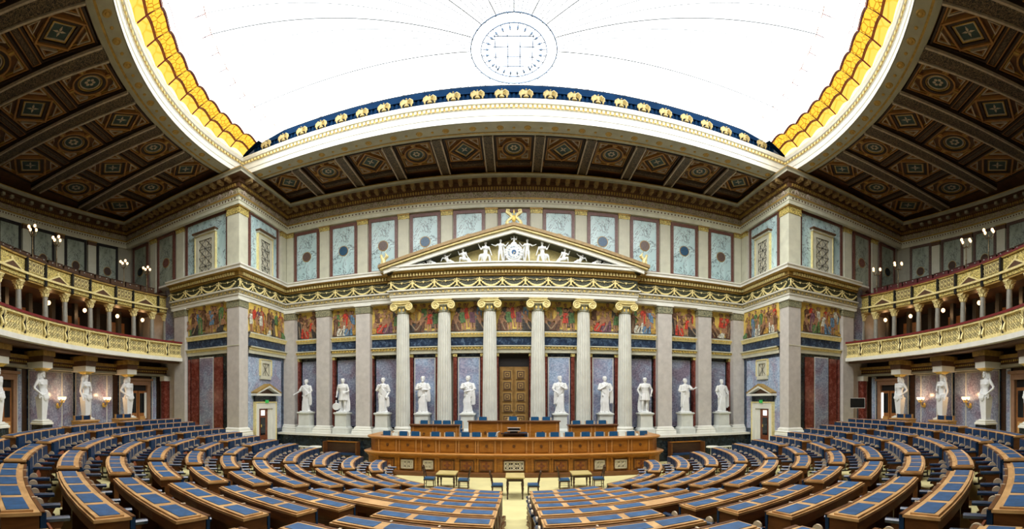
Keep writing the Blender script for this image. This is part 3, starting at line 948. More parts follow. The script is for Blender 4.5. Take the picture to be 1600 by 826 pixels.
def statue(P):
    """a draped or armoured standing figure of height 1 on a thin plinth"""
    g = G()
    g.bx(-.15, .15, -.12, .12, -.0, .028)
    hs = P.get('hip', .015)
    pel = (hs, 0, .52); che = (-hs * .3, -.004, .735); nk = (0, .004, .835)
    torso(g, pel, che, nk)
    g.tube([(0, .006, .82), (0, 0, .885)], [.036, .031], 10)
    head(g, P.get('hx', 0), -.006, .932, 1.07, P.get('turn', 0), P.get('beard', False), P.get('hair', 0), P.get('tilt', 0))
    L = P['L']; R = P['R']
    arm(g, (-.122, 0, .79), L[0], L[1], 1, 1, P.get('kind') != 'armour')
    arm(g, (.122, 0, .79), R[0], R[1], 1, -1, P.get('kind') != 'armour')
    if P.get('kind') == 'armour':
        leg(g, (-.05, 0, .50), (-.065, -.02, .28), (-.07, .02, .065), (-.085, -.07, .04))
        leg(g, (.055, 0, .50), (.06, .0, .28), (.055, .01, .065), (.065, -.08, .04))
        loft(g, [(.36, .135, .100, hs * .5, 0), (.42, .125, .092, hs * .6, 0), (.50, .110, .082, hs, 0), (.56, .098, .074, hs, 0)], 30, .10, 10)
        loft(g, [(.57, .098, .076, hs, 0), (.64, .092, .070, 0, 0), (.735, .122, .084, 0, 0), (.80, .13, .07, 0, 0), (.825, .07, .05, 0, 0)], 24)
        g.tube([(-.14, .01, .81), (0, -.03, .835), (.14, .01, .81)], [.03, .028, .03], 8)
        # cloak behind
        loft(g, [(.04, .15, .035, P.get('cl', .03), .075), (.25, .155, .04, P.get('cl', .03), .08), (.5, .15, .04, .01, .075), (.72, .14, .035, 0, .06), (.82, .12, .03, 0, .03)], 34, .10, 11)
    else:
        kx = P.get('knee', -.03)
        loft(g, [(.028, .125, .095, 0, .0), (.06, .112, .088, 0, 0), (.18, .100, .080, 0, 0), (.30, .104, .080, kx * .4, -.006), (.40, .110, .080, hs * .5, 0), (.52, .113, .082, hs, 0), (.62, .104, .075, 0, 0), (.72, .118, .080, 0, 0), (.80, .122, .068, 0, 0), (.84, .06, .045, 0, 0)],
             64, .13, 13, P.get('ph', 0))
        g.ell((kx * 1.6, -.056, .29), (.036, .036, .10), 0, 10, 8)
        for k in range(6):
            xk = -.075 + .03 * k
            g.tube([(xk * .6 + .02, -.085, .50), (xk * .9, -.098, .30), (xk * 1.1, -.092, .05)], [.009, .013, .014], 6)
        g.tube([(kx - .02, -.05, .045), (kx - .025, -.11, .038)], [.026, .016], 8)
        g.tube([(-kx + .01, -.05, .045), (-kx + .02, -.10, .038)], [.026, .016], 8)
        sg = P.get('sash', 1)
        # toga: diagonal rolls of cloth over the chest and a fall from the forearm
        for k in range(7):
            o = .025 * k
            g.tube([(-sg * .13, .03, .81 - o * .3), (-sg * .09, -.06, .79 - o), (0, -.088, .70 - o * 1.2), (sg * .09, -.085, .60 - o), (sg * .125, -.02, .56 - o * .6), (sg * .10, .06, .58 - o)], [.0125] * 6, 7)
        for k in range(2):
            o = .03 * k
            g.tube([(-sg * .10, -.06, .52 - o), (0, -.092, .46 - o * 1.2), (sg * .10, -.07, .53 - o * .5)], [.009, .012, .009], 6)
        f = P.get('fall')
        if f:
            for k in range(4):
                g.tube([(f[0] + .014 * k - .02, f[1], f[2]), (f[0] + .018 * k - .02, f[1] + .01, (f[2] + f[3]) / 2), (f[0] + .022 * k - .03, f[1] + .015, f[3] + .03 * (k % 2))], [.018, .022, .016], 7)
    for c in P.get('extra', ()):
        g.tube(*c)
    return g

ST = [
 dict(hip=.015, L=((-.20, -.03, .64), (-.30, -.10, .56)), R=((.165, .0, .62), (.10, -.10, .56)), turn=-12, fall=(.15, -.06, .60, .20), hx=0, desc='draped statue stretching one arm out sideways', ph=.3),
 dict(kind='armour', L=((-.17, .01, .63), (-.155, -.06, .50)), R=((.175, .0, .64), (.12, -.09, .60)), turn=8, desc='statue in a cuirass and cloak resting a shield at its side',
      extra=[([(-.19, -.02, .06), (-.19, -.02, .36)], [.02, .02], 6), ([(-.185, -.05, .17), (-.185, .02, .17)], [.11, .11], 18)]),
 dict(hip=-.02, L=((-.165, -.01, .62), (-.04, -.11, .76)), R=((.17, .01, .60), (.13, -.07, .47)), turn=-6, sash=1, desc='slender draped statue with one hand raised to its chest', fall=(.14, -.05, .46, .16)),
 dict(hip=.02, L=((-.17, -.01, .64), (-.05, -.11, .68)), R=((.175, -.01, .64), (.06, -.11, .64)), turn=0, beard=True, sash=-1, desc='broad draped statue with both forearms folded in the toga', fall=(.15, -.04, .62, .30), ph=1),
 dict(hip=.03, L=((-.16, -.03, .66), (-.07, -.13, .69)), R=((.17, -.03, .63), (-.02, -.12, .60)), turn=-35, sash=1, desc='draped statue turned aside with crossed arms wrapped in cloth', fall=(.14, -.05, .60, .22), ph=2),
 dict(hip=-.02, L=((-.175, -.02, .64), (-.10, -.12, .58)), R=((.16, -.03, .64), (.04, -.12, .70)), turn=14, sash=-1, beard=True, desc='draped statue holding a gathered fold at the waist', fall=(-.12, -.08, .58, .24), ph=.7),
 dict(hip=.015, L=((-.16, -.02, .63), (-.02, -.12, .72)), R=((.18, -.01, .64), (.12, -.11, .60)), turn=20, sash=1, desc='draped statue with head turned and forearm across its chest', fall=(.16, -.05, .60, .26), ph=1.6),
 dict(kind='armour', L=((-.20, .0, .66), (-.155, -.05, .53)), R=((.20, .0, .66), (.155, -.05, .52)), turn=-10, cl=-.02, desc='statue in a tunic and cloak with both hands on its hips'),
 dict(hip=-.01, L=((-.165, .0, .62), (-.06, -.11, .64)), R=((.19, -.06, .68), (.25, -.12, .72)), turn=22, sash=1, desc='draped statue gesturing with one raised forearm', fall=(-.11, -.06, .60, .16), ph=.4),
 dict(hip=0, L=((-.17, .0, .62), (-.14, -.06, .49)), R=((.175, .0, .63), (.15, -.08, .58)), turn=6, sash=1, beard=False, desc='statue in a long straight mantle holding a rod', fall=(.16, -.03, .56, .12), ph=2.2,
      extra=[([(.175, -.11, .16), (.175, -.10, .66)], [.010, .010], 6)]),
]
SX = [-12.2, -9.77, -7.3, -5.0, -2.5, 2.5, 5.0, 7.3, 9.77, 12.2]
for i, x in enumerate(SX):
    P = ST[i]
    zs = -.70; H = 2.0 if abs(x) < 6 else 1.95
    y = 22.95 if abs(x) > 6 else 23.0
    me = sculpt('statue_body', statue(P).xf(Matrix.Diagonal((H * 1.10, H * 1.05, H, 1))), statue_m, .0115, 1)
    where = '%s statue from the left' % ORD[i + 1]
    o = obj('statue', me, None, None, M=TR((x, y, zs)))
    tag(o, 'white %s, %s' % (P['desc'], ORD[i + 1] + ' from left'), 'statue', 'marble statues along the front wall')
    t = thing('pedestal', 'pale marble pedestal under the %s standing statue from the left' % ORD[i + 1], 'pedestal', (x, y, -1.94), 0, 'statue pedestals')
    def sq(P_): return [[(x + a * r, y + b * r, z) for a, b in ((-1, -1), (1, -1), (1, 1), (-1, 1))] for r, z in P_]
    obj('pedestal_base', G().ring(sq([(.47, -1.94), (.47, -1.62), (.42, -1.60), (.40, -1.55), (.37, -1.52)])), ped_m, t)
    obj('die', G().ring(sq([(.36, -1.52), (.35, -.84)])), ped_m, t)
    obj('pedestal_cap', G().ring(sq([(.36, -.84), (.40, -.80), (.43, -.78), (.43, -.73), (.38, -.70)])), ped_m, t)

# clock and the pediment's figure group ----------------------------------------------
def recline(P):
    """free pose of height about 1 from explicit joints, floor at z = 0"""
    g = G()
    s = P.get('s', 1.0)
    torso(g, P['pel'], P['che'], P['nk'], 1.0, s, P.get('f', False))
    nk = Vector(P['nk']); h = Vector(P['head'])
    g.tube([nk - (h - nk) * .15, nk.lerp(h, .5)], [.036 * s, .032 * s], 10)
    head(g, h.x, h.y, h.z, s, P.get('turn', 0), P.get('beard', False), P.get('hair', 0), P.get('tilt', 0))
    d = (nk - Vector(P['pel'])).normalized()
    u = Vector((1, 0, 0)); u = (u - d * u.dot(d)).normalized()
    base = nk - d * .045 * s
    arm(g, base - u * .122 * s, P['aL'][0], P['aL'][1], s, 1)
    arm(g, base + u * .122 * s, P['aR'][0], P['aR'][1], s, -1)
    pl = Vector(P['pel'])
    leg(g, pl - Vector((.05 * s, 0, .01)), *P['lL'], s)
    leg(g, pl + Vector((.05 * s, 0, -.01)), *P['lR'], s)
    for f in P.get('cloth', ()):
        for k in range(4):
            a, b, c = [Vector(q) for q in f]
            o = Vector((.014 * k, .012 * k, -.022 * k))
            g.tube([a + o, b + o, c + o * .6], [.026, .034, .024], 7)
    for c in P.get('extra', ()):
        g.tube(*c)
    return g
stand = dict(pel=(0, 0, .52), che=(0, 0, .735), nk=(0, 0, .835), head=(0, -.01, .93), turn=10, aL=((-.21, -.02, .72), (-.33, -.04, .76)), aR=((.20, .0, .70), (.30, -.04, .80)),
             lL=((-.07, -.03, .28), (-.09, .0, .06), (-.10, -.07, .03)), lR=((.06, .0, .28), (.09, .02, .06), (.12, -.06, .03)), cloth=[((.12, .04, .72), (.16, .06, .4), (.12, .05, .1))])
seat_big = dict(pel=(0, .03, .32), che=(.02, 0, .55), nk=(.02, 0, .66), head=(.01, -.01, .76), hair=2, f=True, turn=-20, aL=((-.16, -.03, .50), (-.26, -.06, .70)), aR=((.20, 0, .46), (.24, -.04, .32)),
                lL=((-.20, -.06, .30), (-.26, -.04, .06), (-.33, -.08, .03)), lR=((-.10, -.10, .26), (-.14, -.04, .06), (-.20, -.10, .03)),
                cloth=[((.08, .0, .36), (-.08, -.08, .30), (-.20, -.08, .22)), ((.02, -.05, .30), (-.05, -.08, .16), (-.06, -.06, .03)), ((.14, .02, .34), (.16, .02, .18), (.18, .0, .03))])
seat_mid = dict(pel=(.02, .02, .20), che=(-.02, 0, .42), nk=(-.04, 0, .53), head=(-.05, -.01, .63), beard=True, turn=-30, aL=((-.20, -.03, .38), (-.26, -.05, .52)), aR=((.13, -.02, .36), (.20, -.05, .26)),
                lL=((-.17, -.06, .28), (-.20, -.03, .06), (-.26, -.08, .03)), lR=((.22, -.06, .20), (.36, -.04, .06), (.42, -.07, .03)), cloth=[((.1, .0, .22), (.16, -.06, .14), (.3, -.04, .05))])
lean = dict(pel=(.05, .02, .14), che=(-.06, 0, .32), nk=(-.11, 0, .42), head=(-.14, -.01, .50), turn=-20, hair=1, f=True, aL=((-.26, -.03, .36), (-.32, -.05, .20)), aR=((.07, -.03, .42), (.16, -.04, .50)),
            lL=((.16, -.08, .20), (.28, -.04, .06), (.34, -.06, .03)), lR=((.24, -.03, .14), (.40, -.02, .05), (.46, -.05, .03)), cloth=[((.04, -.04, .18), (.18, -.08, .14), (.32, -.04, .06))])
bend = dict(pel=(.10, .02, .14), che=(-.06, 0, .24), nk=(-.15, 0, .25), head=(-.22, -.01, .22), turn=-60, s=.8, aL=((-.16, -.04, .14), (-.24, -.06, .06)), aR=((-.06, -.04, .12), (-.14, -.08, .05)),
            lL=((.08, -.08, .10), (.24, -.04, .05), (.30, -.06, .03)), lR=((.20, -.06, .12), (.34, -.03, .05), (.40, -.05, .03)))
ped_poses = []
def sc_mesh(P, h, nm): return sculpt(nm, recline(P).xf(Matrix.Scale(h, 4)), statue_m, .016 * max(.7, h / 1.6), 1)
YF = 22.2; ZF = 7.19
big = {'stand': sc_mesh(stand, 1.22, 'figure_body'), 'big': sc_mesh(seat_big, 1.33, 'figure_body'), 'mid': sc_mesh(seat_mid, 1.12, 'figure_body'), 'lean': sc_mesh(lean, .98, 'figure_body'), 'bend': sc_mesh(bend, .95, 'figure_body')}
desc = {'stand': 'nude standing stone figure beside the pediment clock', 'big': 'seated draped stone woman in the pediment', 'mid': 'seated bearded stone man with bent knee in the pediment',
        'lean': 'reclining stone figure raising an arm in the pediment', 'bend': 'small crouching stone figure near the corner of the pediment'}
for s in (-1, 1):
    for nm, x in (('stand', .70), ('big', 1.50), ('mid', 2.62), ('lean', 3.50), ('bend', 4.38)):
        o = obj('pediment_figure', big[nm], None, None, M=TR((s * x, YF + (.05 if nm == 'stand' else 0), ZF), 0, (s * -1 if False else (1 if s < 0 else -1), 1, 1)))
        tag(o, desc[nm] + ', %s half' % SIDE[s], 'sculpture', 'pediment sculptures')
# little beasts in the tips
g = G().tube([(-.20, 0, .10), (-.05, 0, .14), (.12, 0, .12)], [.05, .085, .07], 10).tube([(-.18, 0, .12), (-.27, 0, .20), (-.34, 0, .19)], [.05, .04, .03], 8).tube([(-.33, 0, .19), (-.42, 0, .15)], [.03, .015], 6)
for x in (-.16, -.08, .08, .15):
    g.tube([(x, -.02, .10), (x + .02, -.04, .04), (x - .02, -.05, .01)], [.03, .02, .02], 6)
g.tube([(.15, 0, .12), (.28, 0, .17), (.36, 0, .09), (.44, 0, .05)], [.04, .03, .025, .01], 6)
g.tube([(-.02, 0, .15), (.04, .02, .24), (.12, .03, .22)], [.03, .03, .012], 6)
beast = sculpt('beast_body', g, statue_m, .014, 1)
for s in (-1, 1):
    o = obj('winged_beast', beast, None, None, M=TR((s * 5.05, YF, ZF), 0, (1 if s < 0 else -1, 1, 1)))
    tag(o, 'small winged stone beast in the %s tip of the pediment' % SIDE[s], 'sculpture', 'pediment beasts')
top = dict(seat_big); top.update(hair=1, turn=0, aL=((-.20, -.02, .50), (-.22, -.04, .68)), aR=((.20, -.02, .50), (.23, -.04, .70)), lL=((-.10, -.10, .24), (-.12, -.08, .06), (-.12, -.14, .03)), lR=((.10, -.10, .24), (.12, -.08, .06), (.12, -.14, .03)), pel=(0, .03, .30))
o = obj('pediment_figure', sculpt('figure_body', recline(top).xf(Matrix.Scale(.66, 4)), statue_m, .010, 1), None, None, M=TR((0, YF + .05, ZF + .86)))
tag(o, 'small stone figure seated on top of the pediment clock', 'sculpture', 'pediment sculptures')
t = thing('clock', 'round stone clock with blue roman numerals in the middle of the pediment', 'clock', (0, 22.15, ZF))
def disc(g, c, r, y0, y1, m=0, n=28):
    return g.prism([(c[0] + r * cos(2 * pi * i / n), y0, c[2] + r * sin(2 * pi * i / n)) for i in range(n)], (0, y1 - y0, 0), m)
cz = ZF + .50
g = disc(G(), (0, 0, cz), .46, 22.12, 22.4, 0)
for i in range(20):
    a = 2 * pi * i / 20; g.ell((.43 * cos(a), 22.12, cz + .43 * sin(a)), (.06, .05, .06), 0, 6, 4)
g.bx(-.42, .42, 22.05, 22.4, ZF, ZF + .08)
obj('wreath_case', g, statue_m, t, True)
dial = obj('dial', disc(G(), (0, 0, cz), .35, 22.07, 22.12), plain('dial_white', (.75, .78, .76), .5), t)
nb = plain('numeral_blue', (.03, .12, .28), .5)
obj('dial_centre', disc(G(), (0, 0, cz), .12, 22.05, 22.07), nb, dial)
ROM = ['XII', 'I', 'II', 'III', 'IIII', 'V', 'VI', 'VII', 'VIII', 'IX', 'X', 'XI']
for i, tx in enumerate(ROM):
    cu = bpy.data.curves.new('numeral', 'FONT'); cu.body = tx; cu.size = .115; cu.align_x = 'CENTER'; cu.align_y = 'CENTER'; cu.extrude = .004
    cu.materials.append(nb)
    tmp = bpy.data.objects.new('tmp', cu); COL.objects.link(tmp)
    me = bpy.data.meshes.new_from_object(tmp.evaluated_get(bpy.context.evaluated_depsgraph_get()))
    bpy.data.objects.remove(tmp)
    o = bpy.data.objects.new('numeral', me)
    a = -2 * pi * i / 12
    M = Matrix.Translation((.27 * sin(-a), 22.062, cz + .27 * cos(a))) @ Matrix.Rotation(-a, 4, 'Y') @ Matrix.Rotation(pi / 2, 4, 'X')
    link(o, dial, M)
g = G()
for a, l in ((2.2, .12), (3.3, .20)):
    g.prism([(.012 * cos(a), 22.03, cz - .012 * sin(a)), (l * sin(a), 22.03, cz + l * cos(a)), (-.012 * cos(a), 22.03, cz + .012 * sin(a))], (0, .01, 0))
obj('clock_hands', g, gold_lt, dial)

# ================================================================== CEILING AND SKYLIGHT
R0 = 13.75
A0 = 96.8
XS = R0 * sin(radians(A0))
YS = 18.4
g = G().arc(14.45, 24.0, -100, 100, 12.36, 12.5, 0, 100).bx(-14.5, 14.5, 19.25, 24.0, 12.36, 12.5)
ceil = struct('ceiling', g, ceil_br)
g = G().arc(R0 + .03, 14.45, -A0, A0, 12.08, 12.40, 0, 120).bx(-XS - .6, XS + .6, YS + .03, 19.3, 12.08, 12.40)
ring_o = obj('frame_soffit', g, stone_dk, ceil)
obj('gilt_edge', G().arc(14.28, 14.36, -A0, A0, 12.06, 12.09, 0, 120).bx(-13.9, 13.9, 19.12, 19.2, 12.06, 12.09), gold_dk, ceil)
obj('soffit_moulding', G().arc(14.45, 14.62, -A0, A0, 12.16, 12.38, 0, 120).bx(-14.2, 14.2, 19.3, 19.5, 12.16, 12.38), stone_dk, ceil)
ros = G().lathe([(.01, -.06), (.06, -.05), (.08, -.02), (.13, -.03), (.16, 0)], n=12).mesh('rosette', gold_dk, True)
ros2 = G().lathe([(.01, -.04), (.05, -.03), (.07, 0)], n=8).mesh('rosette', gold_dk, True)
for i in range(-20, 21):
    x, y, _ = pol(14.05, i * 4.4 + 2.2, 12.08)
    obj('rosette', ros, None, ceil, M=TR((x, y, 12.08)))
    x, y, _ = pol(14.05, i * 4.4, 12.08)
    obj('rosette', ros2, None, ceil, M=TR((x, y, 12.08)))
for i in range(-11, 12):
    if i < 11:
        obj('rosette', ros, None, ceil, M=TR(((i + .5) * 1.22, 18.85, 12.08)))
    obj('rosette', ros2, None, ceil, M=TR((i * 1.22, 18.85, 12.08)))
# cornice round the opening: offset is towards the opening
npt = 96
cp = [(0, YS), (XS, YS)] + [pol(R0, A0 - 2 * A0 * i / npt)[:2] for i in range(1, npt)] + [(-XS, YS), (0, YS)]
cornice = struct('trim_skylight_cornice', G().sweep(cp, [(0, 12.08), (0, 12.30), (.03, 12.32), (.03, 12.56), (.07, 12.60), (.07, 12.72), (.15, 12.76), (.19, 12.88), (.19, 12.93), (.12, 12.97), (.0, 13.0)],
                 ms=[0, 0, 0, 0, 1, 0, 0, 0, 2, 2]), [stone_w, gold_dk, blue_shade])
g = G()
for x, y, r, _ in along(cp, .20, .09, .01):
    g.ob((x, y, 12.66), (.11, .07, .11), r)
obj('dentil_row', g, gold_lt, cornice, kind='stuff')
# blue upstand along the straight side
g = G().bx(-12.9, 12.9, 18.42, 18.5, 12.95, 13.62, 0)
for i in range(-64, 65):
    g.bx(i * .2 - .05, i * .2 + .05, 18.37, 18.42, 12.97, 13.28, 0)
g.bx(-12.9, 12.9, 18.33, 18.42, 13.28, 13.33, 0)
obj('upstand', g, blue_shade, cornice)

sky = thing('skylight', 'vast white glass skylight with yellow scalloped border filling the half-round ceiling', 'skylight', (0, CY, 13.6))
RG = 11.3
n = 80
pts = [pol(RG, -98 + 196 * i / n, 13.66) for i in range(n + 1)]
pts = [p for p in pts if p[1] < 18.3]
xr = sqrt(RG ** 2 - (18.42 - CY) ** 2)
pts = [(-xr, 18.42, 13.66)] + pts + [(xr, 18.42, 13.66)]
g = G().add(pts, [tuple(range(len(pts)))])
obj('glass', g, glass_w, sky)
def cz_(R): return 12.99 + .62 * max(0, (13.5 - R) / 2.2) ** .7
PIT = 4.4
def panel_g(Ra, Rb, m, lift=0.0):
    g = G(); P = []
    nu, nt = 6, 3
    for j in range(nt + 1):
        R = Ra + (Rb - Ra) * j / nt
        row = []
        for i in range(nu + 1):
            u = i / nu
            p = pol(R, (u - .5) * PIT * .98, 0, 0)
            row.append((p[0], p[1], cz_(R) + .16 * sin(pi * u) * (1 if R > 11.4 else .5) - lift))
        P.append(row)
    g.ring(P, m, False, False)
    return g
bandsG = [('amber_pane', 13.56, 13.19, st_plain, 0), ('ornament_pane', 13.10, 12.66, st_yellow, 0), ('white_pane', 12.60, 11.28, st_white, 0)]
bm = {n_: panel_g(a, b, 0).mesh(n_, m) for n_, a, b, m, _ in bandsG}
obj('lunette_glass', G().arc(13.55, 13.60, -A0, A0, 12.95, 13.17, 0, 120), st_lun, sky)
for q in (-1, 1):
    P_ = [pol(12.5, q * A0, 13.40), pol(11.2, q * A0, 13.66), (q * 11.0, 18.42, 13.66), (q * 12.4, 18.42, 13.45)]
    obj('white_pane', G().prism(P_, (0, 0, .02)), st_white, sky)
    obj('dark_corner', G().prism([pol(13.72, q * A0, 12.99), pol(12.5, q * A0, 13.40), (q * 12.4, 18.42, 13.45), (q * 13.6, 18.42, 12.99)], (0, 0, .02)), blue_shade, sky)
gl = G()
for a, b in ((13.19, 13.16), ):
    pass
def lead(Rc, wd, m): return panel_g(Rc + wd / 2, Rc - wd / 2, m, .015)
L = G()
for Rc, wd, mi in ((13.175, .03, 0), (13.145, .03, 1), (13.115, .03, 0), (12.64, .05, 0), (12.58, .03, 1), (12.40, .022, 0), (11.55, .022, 2), (11.30, .03, 1)):
    q = lead(Rc, wd, mi); o_ = len(L.v); L.v += q.v; L.f += [[i + o_ for i in f] for f in q.f]; L.m += q.m
leadm = L.mesh('lead_lines', [lead_red, lead_or, lead_blue])
LK = True
for i in range(-22, 22):
    a = (i + .5) * PIT
    if abs(a) > 96:
        continue
    for n_, ra, rb, m, _ in bandsG:
        obj(n_, bm[n_], None, sky, M=TR((0, CY, 0), a))
    obj('lead_lines', leadm, None, sky, M=TR((0, CY, 0), a), kind='stuff')
ribm = G().tube([(0, -13.5, 12.98), (0, -13.1, 13.18), (0, -12.6, 13.38)], .028, 5).tube([(0, -12.6, 13.38), (0, -11.3, 13.60)], .014, 5).mesh('cove_rib', lead_red)
for i in range(-21, 22):
    obj('cove_rib', ribm, None, sky, M=TR((0, CY, 0), i * PIT))
long_thin = G().tube([(0, -RG, 13.62), (0, -1.72, 13.62)], .019, 4).mesh('rib', lead_gr)
long_fat = G().tube([(0, -RG, 13.60), (0, -1.72, 13.60)], .027, 4).mesh('rib', lead_gr)
front_short = {}
for i in range(-40, 41):
    a = i * PIT
    t = radians(a)
    if abs(a) <= 96:
        obj('rib', long_fat if i % 5 == 0 else long_thin, None, sky, M=TR((0, CY, 0), a))
    elif abs(a) < 178:
        rmax = (18.38 - CY) / -cos(t)
        if rmax > 2.2:
            obj('rib', G().tube([pol(1.72, a, 13.62), pol(min(rmax, RG), a, 13.62)], .019, 4), lead_gr, sky)
# central ring with arrows and a square grid
def circ(r, z, n=40): return [pol(r, 360 * i / n, z) for i in range(n + 1)]
blue_m = plain('blue_grey_iron', (.16, .24, .36), .5)
rg = obj('centre_ring', G().tube(circ(1.68, 13.60), .030, 5, 0, False).tube(circ(1.28, 13.58), .026, 5, 0, False), blue_m, sky)
for i in range(24):
    a = i * 15 + 7.5
    obj('ring_ball', G().ell(pol(1.68, a, 13.58), (.045, .045, .03), 0, 6, 4), blue_m, sky)
    obj('arrow', G().tube([pol(1.28, a, 13.57), pol(1.02, a, 13.57)], .022, 4).tube([pol(1.10, a, 13.57), pol(.92, a, 13.57)], [.06, .004], 6), blue_m, sky)
g = G()
for q in (-.72, -.24, .24, .72):
    e = .80
    g.tube([(q, CY - e, 13.57), (q, CY + e, 13.57)], .024, 4).tube([(-e, CY + q, 13.57), (e, CY + q, 13.57)], .024, 4)
obj('centre_grid', g, blue_m, sky)

# eagles along the straight cornice
g = G()
g.tube([(0, 0, .04), (0, -.01, .16), (0, -.02, .26)], [.05, .075, .045], 8)
g.ell((0, -.03, .30), (.035, .05, .035), 0, 8, 6).tube([(0, -.07, .30), (0, -.12, .28)], [.02, .006], 5)
eagle_m = plain('eagle_gilding', (.36, .27, .09), .5, .1, .3, 14)
body = g.mesh('body', eagle_m, True)
eag = thing('eagle', '', 'eagle', (0, 0, 0), 0, 'eagles along the skylight edge')
obj('body', body, None, eag)
for s in (-1, 1):
    g = G()
    for k in range(5):
        g.tube([(s * .03, 0, .24 - .02 * k), (s * (.14 + .01 * k), .0, .31 - .05 * k), (s * (.26 - .01 * k), -.01, .22 - .055 * k), (s * (.29 - .03 * k), -.01, .10 - .03 * k)], [.03, .035, .03, .012], 5)
    obj('wing', g, eagle_m, eag, True)
obj('perch', G().ell((0, 0, .03), (.12, .07, .05), 0, 8, 5), eagle_m, eag, True)
for i in range(24):
    M = TR(((i - 11.5) * 1.045, 18.22, 12.97), 0, (1.05, 1.05, 1.05))
    lab = 'gilt eagle with spread wings on the skylight edge, %s from the left' % ORD[i + 1]
    if i == 0: relabel(eag, lab, M)
    else: dup(eag, M, lab)

# coffers -----------------------------------------------------------------------------
def coffer(kind):
    g = G()
    def fr(a, b, z0, z1, m):       # square frame from half-size a to b
        g.bx(-a, a, -a, -b, z0, z1, m).bx(-a, a, b, a, z0, z1, m).bx(-a, -b, -b, b, z0, z1, m).bx(b, a, -b, b, z0, z1, m)
    fr(.50, .465, -.12, 0, 0); fr(.45, .425, -.08, 0, 1); fr(.40, .385, -.05, 0, 2)
    if kind == 'diamond':
        def dia(r, w_, z, m):
            P = [(0, -1), (1, 0), (0, 1), (-1, 0)]
            g.ring([[(a * q, b * q, zz) for a, b in P] for q, zz in ((r, 0), (r, z), (r - w_, z), (r - w_, z * .5))], m, False)
        dia(.44, .05, -.13, 1); dia(.36, .06, -.10, 0); dia(.27, .03, -.08, 2)
        dia(.24, .02, -.07, 3)
        g.add([(0, -.22, -.04), (.22, 0, -.04), (0, .22, -.04), (-.22, 0, -.04)], [(0, 1, 2, 3)], 4)
        for k in range(4):
            a = k * pi / 2 + pi / 4
            g.add([(0, 0, -.07), (.05 * cos(a - .5), .05 * sin(a - .5), -.05), (.12 * cos(a), .12 * sin(a), -.05), (.05 * cos(a + .5), .05 * sin(a + .5), -.05)], [(0, 1, 2, 3)], 3)
        for sx in (-1, 1):
            for sy in (-1, 1):
                for q0, q1, z, m in ((.17, .13, -.09, 3), (.11, .08, -.06, 1)):
                    c = (sx * .335, sy * .335)
                    T = lambda q: [(c[0] + sx * q * .35, c[1] + sy * q * .35), (c[0] + sx * q * .35, c[1] - sy * q), (c[0] - sx * q, c[1] + sy * q * .35)]
                    g.ring([[(x, y, zz) for x, y in T(q)] for q, zz in ((q0, 0), (q0, z), (q1, z), (q1, 0))], m, False)
    else:
        N = 28
        def rn(r0, r1, z, m):
            g.ring([[(r * cos(2 * pi * i / N), r * sin(2 * pi * i / N), zz) for i in range(N)] for r, zz in ((r0, 0), (r0, z), (r1, z), (r1, z * .4))], m, False)
        rn(.33, .30, -.12, 1); rn(.29, .24, -.10, 0); rn(.23, .21, -.08, 2); rn(.19, .17, -.06, 3)
        g.add([(.17 * cos(2 * pi * i / N), .17 * sin(2 * pi * i / N), -.03) for i in range(N)], [tuple(range(N))], 4)
        for k in range(6):
            a = k * pi / 3
            g.ell((.07 * cos(a), .07 * sin(a), -.04), (.035, .035, .02), 3, 6, 4)
        for k in range(4):
            a = k * pi / 2
            g.ob((.36 * cos(a), .36 * sin(a), -.05), (.10, .12, .08), degrees(a), 1)
            g.ob((.36 * cos(a), .36 * sin(a), -.10), (.12, .04, .03), degrees(a), 2)
        for sx in (-1, 1):
            for sy in (-1, 1):
                c = (sx * .30, sy * .30)
                for q0, q1, z, m in ((.085, .065, -.09, 3), (.05, .03, -.06, 1)):
                    T = lambda q: [(c[0] + sx * q, c[1] + sy * q), (c[0] + sx * q, c[1] - sy * q * 1.1), (c[0] + sx * q * .2, c[1] - sy * q * .6), (c[0] - sx * q * .5, c[1] + sy * q * .3), (c[0] - sx * q * 1.1, c[1] + sy * q)]
                    g.ring([[(x, y, zz) for x, y in T(q)] for q, zz in ((q0, 0), (q0, z), (q1, z), (q1, 0))], m, False)
    return g.mesh('coffer', [ceil_dk, ceil_or, gold_dk, ceil_pk, teal])
cofD, cofC = coffer('diamond'), coffer('circle')
bandm = G().bx(-.5, .5, -.5, .5, -.05, 0, 0).bx(-.47, .47, -.35, .35, -.07, 0, 1).bx(-.45, .45, -.22, .22, -.08, 0, 2).mesh('coffer_band', [ceil_or, ceil_dk, relief])
BP = 9.2
def beam_g(L, wd):
    g = G().bx(-wd / 2, wd / 2, 0, L, 12.16, 12.38, 2)
    for s in (-1, 1):
        g.bx(*sorted((s * wd / 2, s * wd * .39)), 0, L, 12.06, 12.16, 0)
    g.bx(-wd * .36, wd * .36, 0, L, 12.11, 12.2, 1)
    return g
bmesh_ = beam_g(8.4, .72).mesh('beam', [ceil_pk, relief, ceil_dk])
for i in range(-10, 11):
    a = BP * i + (BP / 2 + .3 if i >= 0 else -BP / 2 - .3) if False else None
BA = [84.2 - BP * i for i in range(9)]
